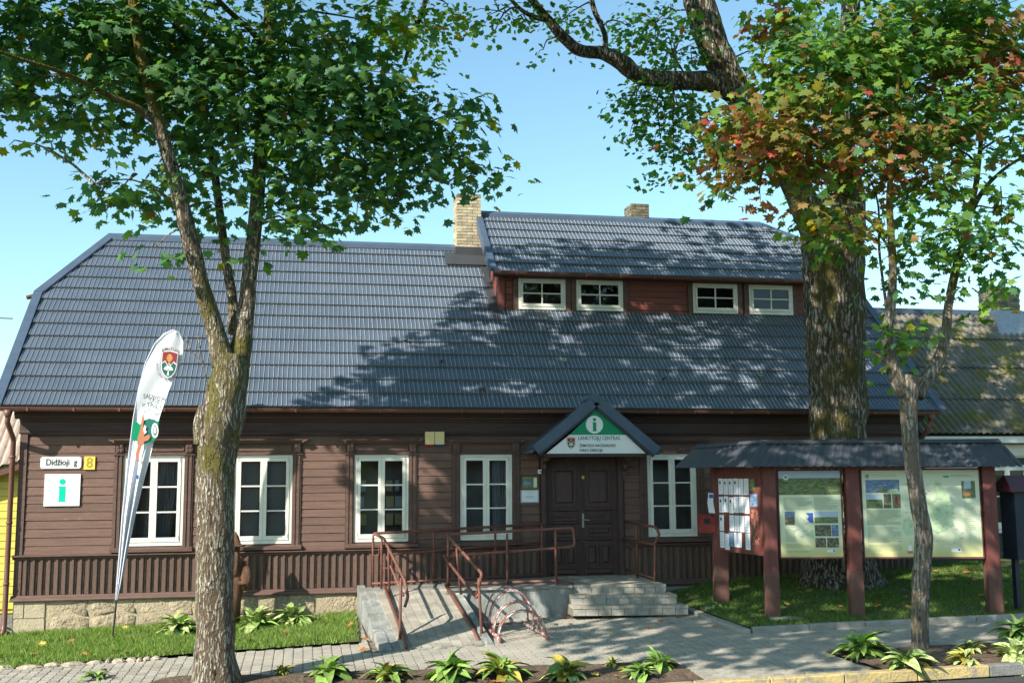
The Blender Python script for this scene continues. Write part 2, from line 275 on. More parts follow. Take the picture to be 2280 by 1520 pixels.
# ------------------------------------------------------------------ ground
def sheet(name, poly, dz, m, n=14, zf=None, kind='structure', thick=0, parent=None):
    """a sheet over a convex-ish quad given by four plan corners, following the ground"""
    a, b, c, d = [Vector((*p, 0)) for p in poly]; mb = MB(); V = []
    for i in range(n+1):
        for j in range(n+1):
            u, v = i/n, j/n; p = (a*(1-u)+b*u)*(1-v)+(d*(1-u)+c*u)*v
            z = (zf(p.x, p.y) if zf else G(p.x, p.y))+dz; V.append((p.x, p.y, z))
    F = [(i*(n+1)+j, (i+1)*(n+1)+j, (i+1)*(n+1)+j+1, i*(n+1)+j+1) for i in range(n) for j in range(n)]
    mb.add(V, F)
    if thick:
        edge = [i*(n+1) for i in range(n+1)]+[n*(n+1)+j for j in range(1, n+1)]+[i*(n+1)+n for i in range(n-1, -1, -1)]+[j for j in range(n-1, 0, -1)]
        base = len(mb.v); mb.v += [(V[e][0], V[e][1], V[e][2]-thick) for e in edge]; k = len(edge)
        for i in range(k): mb.f.append((edge[i], base+i, base+(i+1) % k, edge[(i+1) % k])); mb.m.append(0)
    o = mb.build(name, m, parent)
    if kind: o['kind'] = kind
    return o
xs = [-900, -300, -120, -60, -30] + list(range(-16, 25, 2)) + [30, 60, 120, 300, 900]; ys = [-900, -300, -120, -60, -30] + list(range(-13, 10, 2)) + [15, 30, 60, 120, 300, 900]
mb = MB(); mb.add([(x, y, G(x, y)-.16) for x in xs for y in ys], [(i*len(ys)+j, (i+1)*len(ys)+j, (i+1)*len(ys)+j+1, i*len(ys)+j+1) for i in range(len(xs)-1) for j in range(len(ys)-1)])
mb.build('ground', M['lawn'], kind='structure')
KY = lambda x: -7.93-.085*(x-6)                                   # front edge line of the pavement (face of the yellow kerb)
sheet('road', [(-40, KY(-40)-16), (40, KY(40)-16), (40, KY(40)-.02), (-40, KY(-40)-.02)], -.125, M['asphalt'], 30)
pave = sheet('pavement', [(-16, KY(-16)+.16), (20, KY(20)+.16), (20, .0), (-16, .0)], -.035, M['joint'], 30)
# lawns
def zl(x, y):
    t = min(1, max(0, (y+3.2)/3.2)); return G(x, y)+.03+.07*t*(1-t)*4*.3 + .012*noise.noise((x*2, y*2, 0))
sheet('lawn', [(-9, -2.9), (-4.5, -3.30), (-5.0, .0), (-9, .0)], 0, M['lawn'], 12, zl)
sheet('lawn', [(-4.5, -3.30), (.93, -3.12), (1.0, .02), (-5.0, .02)], 0.001, M['lawn'], 24, zl)
def zr(x, y):
    t = min(1, max(0, (y+4.8)/4.2)); return G(x, y)+.05+.20*t*min(1, max(0, (x-6.9)/1.5)) + .015*noise.noise((x*2, y*2, 0))
LR = [(7.18, -4.42), (16, -5.35), (16, .6), (7.0, .0)]
sheet('lawn', LR, 0, M['lawn'], 30, zr)
# planting beds
def zb(x, y): return G(x, y)+.02+.03*noise.noise((x*1.5, y*1.5, 3))+.012*noise.noise((x*7, y*7, 3))
bedA = [(-3.2, KY(-3.2)+.17), (5.2, KY(5.2)+.17), (5.22, -6.36), (-1.9, -4.93)]
bedB = [(7.62, KY(7.62)+.17), (16, KY(16)+.17), (16, -7.45), (7.5, -6.45)]
for bd in (bedA, bedB): sheet('planting_bed', bd, 0, M['soil'], 60, zb)
def inside(poly, x, y):
    s = True
    for i in range(len(poly)):
        (x0, y0), (x1, y1) = poly[i], poly[(i+1) % len(poly)]
        if (x1-x0)*(y-y0)-(y1-y0)*(x-x0) < 0: return False
    return True
# pavers: long columns square to the house, half lapped, with notched sides
def paver_shape(w, l, h=.035):
    g = .004; n = .014; a, b = w/2-g, l/2-g
    pts = [(-a, -b), (a, -b), (a, -b*.4), (a-n, -b*.25), (a-n, b*.25), (a, b*.4), (a, b), (-a, b), (-a, b*.4), (-a+n, b*.25), (-a+n, -b*.25), (-a, -b*.4)]
    k = len(pts); V = [(x, y, 0) for x, y in pts]+[(x, y, -h) for x, y in pts]
    return V, [tuple(range(k))]+[(i, k+i, k+(i+1) % k, (i+1) % k) for i in range(k)]
PW, PL = .15, .21
PV, PF = paver_shape(PW, PL); pavme = MB().add(PV, PF).mesh('paver', M['paver'])
ramp_q = [(1.12, -4.05), (2.98, -4.05), (2.85, -.75), (1.10, -.75)]
spots = []; ix = 0; x = -15.5
lawns = [[(-9, -2.9), (-4.5, -3.30), (-5.0, .0), (-9, .0)], [(-4.5, -3.30), (.93, -3.12), (1.0, .02), (-5.0, .02)], [(7.05, -4.60), (16, -5.5), (16, .6), (6.9, .0)]]
while x < 19:
    y = -9.5+(PL/2 if ix % 2 else 0)
    while y < .1:
        if y-PL/2 > KY(x)+.17 and y < -.1 and not any(inside(q, x, y) for q in lawns+[bedA, bedB, ramp_q]) and not (2.9 < x < 6.7 and y > -1.7) and x > -9:
            spots.append((x, y))
        y += PL
    x += PW; ix += 1
def px_of(x, y):
    d = Vector((x, y, G(x, y)))-CAM; q = d.dot(fw); return 1140+FPX*d.dot(rt2)/q, 760+FPX*d.dot(dn2)/q
tx, ty = math.atan(.024), -math.atan(.032)
vis = [s for s in spots if -40 < px_of(*s)[0] < 2320 and px_of(*s)[1] < 1535]
vis.sort(key=lambda s: -px_of(*s)[1]); near = set(vis[:300])
for s in vis[:300]:
    link('paver', pavme, pave, loc=(s[0], s[1], G(*s)+random.uniform(-.003, .003)), rot=(tx+random.uniform(-.008, .008), ty+random.uniform(-.01, .01), random.uniform(-.01, .01)))
V = []; F = []; base = np.array(PV); k = 0; mb = MB()
for s in spots:
    if s in near: continue
    dz = random.uniform(-.003, .003); a, b_ = random.uniform(-.01, .01), random.uniform(-.01, .01)
    mb.add([(s[0]+p[0], s[1]+p[1], G(s[0]+p[0], s[1]+p[1])+p[2]+dz+a*p[0]+b_*p[1]) for p in PV], PF)
mb.build('paving_field', M['paver'], pave, kind='stuff')
# kerbs as single stones
def stones(name, pts, w, h, L, m, root, zf=G, below=.12, gap=.012, side=1, matf=None):
    pts = [Vector((*p, 0)) for p in pts]
    for a, b in zip(pts, pts[1:]):
        t = (b-a).normalized(); nrm = Vector((-t.y, t.x, 0))*side; n = max(1, round((b-a).length/L)); l = (b-a).length/n
        for i in range(n):
            p0 = a+t*(l*i+gap/2); p1 = a+t*(l*(i+1)-gap/2); jj = random.uniform(-.006, .006); q = []
            for dz in (-below, h):
                for p in (p0, p1, p1+nrm*w, p0+nrm*w): q.append((p.x, p.y, zf(p.x, p.y)+dz+(jj if dz > 0 else 0)))
            mm = matf((p0+p1)/2) if matf else m
            me = MB().hexa(q if side > 0 else [q[3], q[2], q[1], q[0], q[7], q[6], q[5], q[4]])
            o = me.build('kerb_stone', mm, root); bv = o.modifiers.new('b', 'BEVEL'); bv.width = .012; bv.segments = 1
kr = thing('kerb', 'yellow painted roadside kerb turning plain grey at its right end', 'kerb', (6, KY(6), G(6, -8)))
stones('k', [(x, KY(x)) for x in (-10, 18)], .15, .03, 1.0, None, kr, matf=lambda p: M['kerbdark'] if p.x > 9.15 else M['yellowkerb'])
kr = thing('kerb', 'grey concrete edging around the lawn under the notice board', 'kerb', (7.15, -4.5, G(7.1, -4.5)))
stones('k', [(7.08, -1.75), (7.17, -4.60)], .16, .055, 1.0, M['kerb'], kr, side=-1)
stones('k', [(7.19, -4.60), (11.9, -5.12), (16, -5.56)], .10, .085, 1.0, M['kerb'], kr)
# footing slabs under two posts
for lab, (px, py) in {'broken concrete slab at the foot of the left front post of the notice board': (1745, 1376), 'loose concrete piece beside the steps by the notice board lawn': (1600, 1352)}.items():
    p = PG(px, py, .08); mb = MB(); mb.prism([(p.x-.3, p.y-.12, p.z-.05), (p.x+.28, p.y-.17, p.z-.05), (p.x+.33, p.y+.1, p.z-.05), (p.x-.2, p.y+.16, p.z-.05)], (0, 0, .07)); tag(mb.build('slab', M['kerb']), lab, 'slab')
# rubble edge of the left lawn
rb = thing('stone_edging', 'rough rubble and stone edging along the front of the left lawn', 'edging', (-3.5, -3.5, G(-3.5, -3.5)))
def lump(mb, c, r, seed, n=7, m=5):
    b0 = len(mb.v)
    for i in range(m+1):
        th = math.pi*i/m
        for j in range(n):
            ph = 2*math.pi*j/n; d = Vector((math.sin(th)*math.cos(ph), math.sin(th)*math.sin(ph), math.cos(th))); k_ = 1+.35*noise.noise(d*1.3+Vector((seed, 0, 0)))
            mb.v.append((c[0]+d.x*r[0]*k_, c[1]+d.y*r[1]*k_, c[2]+d.z*r[2]*k_))
    for i in range(m):
        for j in range(n): mb.f.append((b0+i*n+j, b0+i*n+(j+1) % n, b0+(i+1)*n+(j+1) % n, b0+(i+1)*n+j)); mb.m.append(0)
x = -6.6
while x < -2.3:
    w = random.uniform(.14, .42)*(1 if x < -3.2 else .6); y = -3.36-.0*x+random.uniform(-.05, .05)+(.1 if x > -2 else 0); y = y if x > -4.5 else -3.1+.1*(x+9)*-.3
    mb = MB(); lump(mb, (x+w/2, y, G(x, y)+.01), (w/2*1.05, .11, .05), x*9.1); mb.build('rubble_stone', M['rubble'], rb); x += w

# ------------------------------------------------------------------ the brown house
H = thing('house', 'long dark brown wooden house with grey tiled roof and red dormer', 'house', (4, 0, .3))
XL, XR = -5.2, 13.1
WIN = [(-3.35, -2.25), (-1.32, -.23), (.96, 2.02), (3.05, 4.10), (6.94, 8.0), (10.2, 11.2)]
ZW0, ZW1 = 1.65, 3.34
DX0, DX1, DZ0, DZ1 = 4.80, 6.30, .91, 3.26
# core wall with openings
mb = MB(); cuts = sorted([(a+.02, b-.02, ZW0+.02, ZW1-.02) for a, b in WIN]+[(DX0+.02, DX1-.02, DZ0, DZ1)]); x = XL+.02
for a, b, z0, z1 in cuts:
    mb.box(x, a, .0, .25, .2, 4.2); mb.box(a, b, .0, .25, .2, z0); mb.box(a, b, .0, .25, z1, 4.2); x = b
mb.box(x, XR-.02, .0, .25, .2, 4.2); mb.box(XL+.02, XL+.25, .26, 8.2, .2, 4.2); mb.box(XR-.25, XR-.02, .26, 8.2, .2, 4.2); mb.box(XL+.02, XR-.02, 8.21, 8.4, .2, 4.2)
mb.build('wall', M['darktrim'], H)
# siding boards
SB, SZ0 = .1545, 1.53
def board_len(x0, x1, z, m='siding', pitch=SB, y=-.002, nm='siding_board', par=None):
    j = random.uniform(0, .004); mb = MB()
    mb.add([(x0, y-.022-j, z), (x1, y-.022-j, z), (x1, y, z), (x0, y, z), (x0, y-.012-j, z+pitch-.012), (x1, y-.012-j, z+pitch-.012), (x1, y, z+pitch-.004), (x0, y, z+pitch-.004)],
           [(3,2,1,0),(4,5,6,7),(0,1,5,4),(1,2,6,5),(2,3,7,6),(3,0,4,7)])
    return mb.build(nm, M[m], par or H)
segs = []; x = XL+.14
for a, b in WIN[:4]+[(DX0+.03, DX1-.03)]+WIN[4:]:
    segs.append((x, a-.17)); x = b+.17
segs.append((x, XR-.14))
segs = [(a, b) for a, b in segs if b > a]
rows = 15
for r in range(rows):
    z = SZ0+r*SB
    if z+SB > 3.80: break
    if z+SB <= 3.62:
        for a, b in segs: board_len(a, b, z)
    else:
        cuts_ = [XL+.14, -2.9+random.uniform(-.6, .6), .3, 2.6+random.uniform(-.5, .5), 4.9, 8.3, 10.6, XR-.14]
        for a, b in zip(cuts_, cuts_[1:]): board_len(a+.002, b-.002, z)
# corner boards, skirt, frieze
for a, b in ((XL, XL+.13), (XR-.13, XR)): MB().box(a, b, -.045, -.003, .8, 3.75).build('corner_board', M['trim'], H)
def mould(x0, x1, prof, nm='moulding', m='trim'):
    mb = MB(); mb.prism([(x0, y, z) for y, z in prof], (x1-x0, 0, 0)); return mb.build(nm, M[m], H)
for a, b in ((XL-.03, DX0-.11), (DX1+.11, XR+.03)):
    mould(a, b, [(-.001, 1.44), (-.05, 1.44), (-.06, 1.47), (-.11, 1.495), (-.11, 1.515), (-.02, 1.53), (-.001, 1.53)], 'skirt_cap')
    mould(a, b, [(-.001, .69), (-.12, .69), (-.13, .71), (-.12, .735), (-.06, .77), (-.05, .795), (-.001, .795)], 'skirt_sill')
    MB().box(a+.04, b-.04, -.012, -.002, .79, 1.44).build('skirt_board', M['batten'], H)
bt = MB(); bt.box(-.058, .058, -.016, 0, 0, .635); bt.box(-.019, .019, -.040, -.017, 0, .635)
btm = bt.mesh('batten', M['batten']); x = XL+.2
while x < XR-.1:
    if not (DX0-.14 < x < DX1+.14): link('batten', btm, H, loc=(x, -.012, .795+random.uniform(0, .01)), rot=(0, random.uniform(-.006, .006), 0))
    x += .1365
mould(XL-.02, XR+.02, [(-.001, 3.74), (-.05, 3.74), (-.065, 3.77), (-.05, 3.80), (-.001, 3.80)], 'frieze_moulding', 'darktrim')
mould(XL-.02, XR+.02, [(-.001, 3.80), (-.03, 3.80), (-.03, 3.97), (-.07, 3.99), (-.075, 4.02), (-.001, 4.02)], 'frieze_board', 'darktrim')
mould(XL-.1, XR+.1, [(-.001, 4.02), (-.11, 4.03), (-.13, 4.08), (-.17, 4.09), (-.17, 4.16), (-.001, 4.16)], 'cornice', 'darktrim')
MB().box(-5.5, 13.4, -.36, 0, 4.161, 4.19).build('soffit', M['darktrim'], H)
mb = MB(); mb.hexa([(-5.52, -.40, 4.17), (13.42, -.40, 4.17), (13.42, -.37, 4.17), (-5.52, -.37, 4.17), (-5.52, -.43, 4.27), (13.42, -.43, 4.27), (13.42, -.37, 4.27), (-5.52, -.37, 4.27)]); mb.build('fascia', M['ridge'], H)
# gutter: half round
def gutter(x0, x1, y, z, r, root, nm='gutter'):
    mb = MB(); n = 8; a = [math.pi+math.pi*i/n for i in range(n+1)]
    out = [(y+r*math.cos(t), z+r*math.sin(t)) for t in a]; inn = [(y+(r-.006)*math.cos(t), z+(r-.006)*math.sin(t)) for t in a[::-1]]
    mb.prism([(x0, p, q) for p, q in out+inn], (x1-x0, 0, 0)); mb.tube([(x0, y-r, z+.002), (x1, y-r, z+.002)], .009, 6)
    x = x0+.5
    while x < x1: mb.box(x, x+.03, y-r-.014, y-r+.004, z-.06, z+.012); x += .8
    return mb.build(nm, M['metalbrown'], root)
gutter(-5.5, 13.35, -.49, 4.20, .06, H)
for x, m_ in ((-5.32, 1), (13.15, -1)):
    mb = MB(); dxx = .0
    mb.tube([(x, -.49, 4.15), (x, -.49, 4.0), (x-.01, -.47, 3.93), (x+.02*m_, -.15, 3.66), (x+.02*m_, -.11, 3.58), (x+.02*m_, -.11, .30), (x+.02*m_, -.16, .18), (x+.02*m_, -.22, .14)], .047, 10)
    for z in (3.3, 2.1, 1.0): mb.tube([(x+.02*m_, -.11, z), (x+.02*m_, -.11, z+.04)], .056, 10)
    mb.tube([(x, -.49, 4.02), (x, -.49, 4.16)], [.05, .085], 10)
    mb.build('downpipe', M['metalbrown'], H, smooth=True)
# foundation: rough stones in mortar, dressed quoins at the corner
MB().box(XL+.02, 1.12, -.056, .0, -.3, .688).build('mortar_bed', M['mortar'], H)
MB().box(6.5, XR, -.03, .0, .3, .692).build('concrete_base', M['concrete'], H)
MB().box(6.62, 10.2, -.28, -.05, .5, .66).build('plinth_board', M['kerb'], H)
def rough_stone(poly, y0, bulge, seed, nm='foundation_stone', m='stone'):
    cx = sum(p[0] for p in poly)/len(poly); cz = sum(p[1] for p in poly)/len(poly); pts = []
    n = len(poly)
    for i in range(n):
        (xa, za), (xb, zb_) = poly[i], poly[(i+1) % n]
        for t in (0, .5): 
            jx, jz = noise.noise((xa*5+t, za*5, seed))*.02, noise.noise((xa*5+t, za*5, seed+9))*.02
            pts.append((xa*(1-t)+xb*t+jx, za*(1-t)+zb_*t+jz))
    V = []; k = len(pts)
    for s_, yy in ((1, 0), (.96, -bulge*.6), (.75, -bulge), (.4, -bulge*1.1)):
        for x_, z_ in pts: V.append((cx+(x_-cx)*s_, y0+yy+(noise.noise((x_*6, z_*6, seed))*.036+noise.noise((x_*15, z_*15, seed))*.014 if yy else 0), cz+(z_-cz)*s_))
    V.append((cx, y0-bulge*1.05+noise.noise((cx*6, cz*6, seed))*.02, cz))
    F = [(r_*k+i, r_*k+(i+1) % k, (r_+1)*k+(i+1) % k, (r_+1)*k+i) for r_ in range(3) for i in range(k)]+[(3*k+i, 3*k+(i+1) % k, 4*k) for i in range(k)]
    MB().add(V, F).build(nm, M[m], H, smooth=True)
for x0, x1, z0, z1 in [(-5.17, -5.0, .4, .68), (-4.98, -4.63, .4, .68), (-5.17, -4.63, .13, .385), (-5.17, -5.0, -.1, .115), (-4.98, -4.63, -.1, .115)]:
    MB().box(x0, x1, -.075, -.03, z0, z1).build('quoin_block', M['quoin'], H)
random.seed(11)
x = -4.56; top = lambda x_: .685; pl = .42; 
while x < 1.0:
    w = random.uniform(.45, 1.05); x1 = min(x+w, 1.1); x1 = 1.1 if 1.1-x1 < .25 else x1; g_ = .016; sp = random.uniform(.22, .50); sk = .09; e0, e1 = random.uniform(-sk, sk), random.uniform(-sk, sk)
    if random.random() < .35 and w > .7:      # three irregular stones
        m_ = lerp(x, x1, random.uniform(.35, .65)); rough_stone([(x+g_, pl+g_), (m_-g_, sp+g_), (m_-g_+e0, .685), (x+g_, .685)], -.035, random.uniform(.025, .05), x)
        rough_stone([(m_+g_, sp+g_), (x1-g_, sp+g_+e1), (x1-g_, .685), (m_+g_+e0, .685)], -.035, random.uniform(.025, .05), x+3)
        rough_stone([(x+g_+.04, -.1), (x1-g_-.04, -.1), (x1-g_, sp-g_+e1), (m_, sp-g_-.0), (x+g_, pl-g_)], -.035, random.uniform(.03, .05), x+5); pl = sp+e1
    elif random.random() < .3: rough_stone([(x+g_, -.1), (x1-g_, -.1), (x1-g_+.02, .3), (x1-g_-.03, .685), (x+g_+.04, .685), (x+g_, .35)], -.035, .05, x); pl = sp
    else:
        rough_stone([(x+g_, pl+g_), (x1-g_, sp+g_), (x1-g_-.03, .685), (x+g_+.02, .685)], -.035, random.uniform(.025, .05), x)
        rough_stone([(x+g_+.05, -.1), (x1-g_+.03, -.1), (x1-g_, sp-g_), ((x+x1)/2, (pl+sp)/2+e0*.5-g_), (x+g_, pl-g_)], -.035, random.uniform(.03, .055), x+5); pl = sp
    x = x1
random.seed(5)

# ---- windows
def casing(x0, x1, root):
    mb = MB(); w = .165
    for a, b in ((x0-w, x0-.005), (x1+.005, x1+w)):
        mb.box(a, b, -.045, -.003, 1.56, 3.36); mb.box(a+.03, a+.055, -.06, -.044, 1.56, 3.36); mb.box(b-.055, b-.03, -.06, -.044, 1.56, 3.36)
    return mb
def window(x0, x1, z0, z1, y, root, sash=2, rows_=3, cols=1, head=True, nm='window'):
    mb = MB(); f = .055
    mb.box(x0, x0+f, y-.02, y+.07, z0, z1); mb.box(x1-f, x1, y-.02, y+.07, z0, z1); mb.box(x0+f, x1-f, y-.02, y+.07, z0, z0+f+.01); mb.box(x0+f, x1-f, y-.02, y+.07, z1-f, z1)
    w = mb.build(nm, M['white'], root)
    xi0, xi1, zi0, zi1 = x0+f+.004, x1-f-.004, z0+f+.014, z1-f-.004; sw = (xi1-xi0)/sash
    for s_ in range(sash):
        a, b = xi0+s_*sw+(.002 if s_ else 0), xi0+(s_+1)*sw-(.002 if s_ < sash-1 else 0); g_ = .062 if sash == 2 else .045; mb = MB()
        mb.box(a, a+g_, y-.032, y+.03, zi0, zi1); mb.box(b-g_, b, y-.032, y+.03, zi0, zi1); mb.box(a+g_, b-g_, y-.032, y+.03, zi0, zi0+g_+.02); mb.box(a+g_, b-g_, y-.032, y+.03, zi1-g_, zi1)
        mb.build('sash', M['white'], w)
        A, B, C_, D = a+g_, b-g_, zi0+g_+.02, zi1-g_; ph = (D-C_)/rows_; pw = (B-A)/cols
        for r_ in range(1, rows_): MB().box(A, B, y-.024, y+.02, C_+r_*ph-.014, C_+r_*ph+.014).build('glazing_bar', M['white'], w)
        for c_ in range(1, cols): MB().box(A+c_*pw-.014, A+c_*pw+.014, y-.026, y+.018, C_, D).build('glazing_bar', M['white'], w)
        for r_ in range(rows_):
            for c_ in range(cols):
                MB().add([(A+c_*pw, y, C_+r_*ph), (A+(c_+1)*pw, y, C_+r_*ph), (A+(c_+1)*pw, y, C_+(r_+1)*ph), (A+c_*pw, y, C_+(r_+1)*ph)], [(0, 1, 2, 3)]).build('pane', M['glass'], w)
        for zc in (zi0+.03, zi1-.07):      # angle plates
            xx = a+.012 if s_ == 0 else b-.02
            MB().box(xx, xx+.008, y-.036, y-.031, zc, zc+.09).build('hinge', M['metal'], w)
    return w
for i, (a, b) in enumerate(WIN):
    w = window(a, b, ZW0, ZW1, .0, H)
    mb = casing(a, b, H)
    mb.box(a-.165, b+.165, -.05, -.003, 3.362, 3.385); mb.box(a-.05, b+.05, -.03, -.003, 3.386, 3.56)
    mb.box(a-.19, b+.19, -.075, -.003, 3.345, 3.361)
    mb.box(a+.02, b-.02, -.05, -.031, 3.42, 3.435); mb.box(a+.02, b-.02, -.05, -.031, 3.515, 3.53); mb.box(a+.02, a+.04, -.05, -.031, 3.436, 3.514); mb.box(b-.04, b-.02, -.05, -.031, 3.436, 3.514)
    for xx in (a-.15, b+.01):
        mb.box(xx, xx+.14, -.075, -.003, 3.386, 3.56)
        for q in (0, 1): mb.box(xx+.02+.055*q, xx+.06+.055*q, -.09, -.076, 3.48, 3.54); mb.box(xx+.02+.055*q, xx+.06+.055*q, -.09, -.076, 3.40, 3.45)
    mb.build('window_casing', M['trim'], H)
    mb = MB(); mb.prism([(a-.17, y, z) for y, z in ((-.001, 3.561), (-.09, 3.561), (-.13, 3.60), (-.16, 3.625), (-.16, 3.64), (-.001, 3.665))], (b-a+.34, 0, 0))
    mb.hexa([(a-.28, -.15, 3.625), (a-.171, -.15, 3.57), (a-.171, -.001, 3.57), (a-.28, -.001, 3.625), (a-.28, -.15, 3.64), (a-.171, -.15, 3.64), (a-.171, -.001, 3.66), (a-.28, -.001, 3.66)])
    mb.hexa([(b+.171, -.15, 3.57), (b+.28, -.15, 3.625), (b+.28, -.001, 3.625), (b+.171, -.001, 3.57), (b+.171, -.15, 3.64), (b+.28, -.15, 3.64), (b+.28, -.001, 3.66), (b+.171, -.001, 3.66)])
    mb.build('window_hood', M['trim'], H)
    mb = MB(); mb.hexa([(a-.19, -.13, 1.545), (b+.19, -.13, 1.545), (b+.19, -.005, 1.545), (a-.19, -.005, 1.545), (a-.19, -.13, 1.60), (b+.19, -.13, 1.60), (b+.19, -.005, 1.635), (a-.19, -.005, 1.635)])
    mb.build('window_sill', M['trim'], H)
    mb = MB(); y0, y1 = .12, .75   # the dim room behind
    mb.add([(a-.5, y1, 1.2), (b+.5, y1, 1.2), (b+.5, y1, 3.8), (a-.5, y1, 3.8), (a-.5, y0+.14, 1.2), (b+.5, y0+.14, 1.2), (b+.5, y0+.14, 3.8), (a-.5, y0+.14, 3.8)], [(0, 1, 2, 3), (4, 0, 3, 7), (1, 5, 6, 2), (4, 5, 1, 0), (3, 2, 6, 7)])
    mb.build('room', M['interior'], H)
def curtain(x0, x1, z0, z1, y, n=26, taper=0):
    mb = MB(); V = []
    for i in range(n+1):
        t = i/n; yy = y+.03*math.sin(t*n*1.3)
        V += [(x0+(x1-x0)*t, yy, z1), (x0+(x1-x0)*t*(1-taper), yy, z0)]
    mb.add(V, [(2*i, 2*i+1, 2*i+3, 2*i+2) for i in range(n)]); return mb
curtain(-2.72, -2.32, 1.75, 3.3, .32, taper=.5).build('curtain', M['curtain'], H); curtain(-3.3, -3.05, 1.75, 3.3, .32, taper=.5).build('curtain', M['curtain'], H)
MB().box(-1.5, -.1, .13, .14, 1.5, 3.5).build('pane_backing', mat('pane_backing_grey', (.30, .285, .275), (.26, .25, .24), 1, (1, 1, 1), .9, 0), H)  # grey sheet added behind the second window to lighten its dark panes
curtain(3.75, 4.08, 1.75, 3.3, .3).build('curtain', M['curtain'], H)
for z in (1.95, 2.3, 2.62):            # displays in the third window's room
    for x in (1.1, 1.62, 1.8):
        MB().box(x, x+random.uniform(.08, .16), .5, .54, z, z+.22).build('framed_picture', M['paper'] if random.random() < .5 else M['cream'], H)
# ---- door
mb = MB()
for a, b in ((DX0-.11, DX0-.001), (DX1+.001, DX1+.11)): mb.box(a, b, -.06, -.003, .9, 3.37); mb.box(a+.03, b-.03, -.075, -.0605, .9, 3.37)
mb.box(DX0-.11, DX1+.11, -.07, -.003, 3.371, 3.5)
mb.build('door_frame', M['door'], H)
MB().box(DX0-.08, DX1+.08, -.12, .05, .86, .905).build('threshold', M['concrete'], H)
def raised(mb, x0, x1, z0, z1, y, d=.03, e=.03):
    mb.hexa([(x0, y, z0), (x1, y, z0), (x1, y+.001, z1), (x0, y+.001, z1), (x0+e, y-d, z0+e), (x1-e, y-d, z0+e), (x1-e, y-d, z1-e), (x0+e, y-d, z1-e)])
for s_, (a, b) in enumerate(((DX0+.02, 5.535), (5.545, DX1-.02))):
    y = .035; d = MB().box(a, b, y, y+.06, .91, 3.25).build('door', M['door'], H)
    cx0, cx1 = (a+.12, b-.10) if s_ == 0 else (a+.10, b-.12)
    def frm(x0, x1, z0, z1, t=.025, nm='door_panel', inner=True):
        mb = MB()
        mb.box(x0, x0+t, y-.022, y-.001, z0, z1); mb.box(x1-t, x1, y-.022, y-.001, z0, z1); mb.box(x0+t, x1-t, y-.022, y-.001, z0, z0+t); mb.box(x0+t, x1-t, y-.022, y-.001, z1-t, z1)
        if inner: raised(mb, x0+t+.025, x1-t-.025, z0+t+.02, z1-t-.02, y-.001, .026, min(.03, (z1-z0)/5, (x1-x0)/5))
        mb.build(nm, M['door'], d)
    frm(cx0, cx1, 2.29, 3.07, .04); frm(cx0, cx1, 2.0, 2.15, .02, inner=False); frm(cx0, cx1, 1.69, 1.89)
    m_ = (cx0+cx1)/2; frm(cx0, m_-.02, 1.10, 1.53); frm(m_+.02, cx1, 1.10, 1.53)
    for z in (2.19, 1.93, 1.60):
        mb = MB(); mb.prism([(cx0-.03, yy, zz) for yy, zz in ((y-.001, z), (y-.02, z), (y-.055, z+.022), (y-.05, z+.045), (y-.001, z+.06))], (cx1-cx0+.06, 0, 0)); mb.build('door_ledge', M['door'], d)
    mb = MB(); raised(mb, cx0-.03, cx1+.03, .925, 1.055, y-.001, .035, .03); mb.build('kick_panel', M['door'], d)
    mb = MB()
    for q in range(9): raised(mb, cx0+.03+q*.044, cx0+.065+q*.044, 2.05, 2.1, y-.001, .015, .012)
    mb.build('carved_band', M['door'], d)
    if s_ == 1:
        mb = MB().box(a+.012, a+.05, y-.012, y-.001, 1.86, 2.14); mb.tube([(a+.03, y-.01, 2.02), (a+.03, y-.06, 2.02), (a+.15, y-.06, 2.01)], .011, 8); mb.build('door_handle', M['metal'], d)
        MB().box(a+.02, a+.07, y-.006, y-.001, 2.84, 2.9).build('door_plate', M['yellow'], d)
    else: MB().box(b-.012, b+.012, y-.03, y-.001, .92, 3.24).build('meeting_strip', M['door'], d)
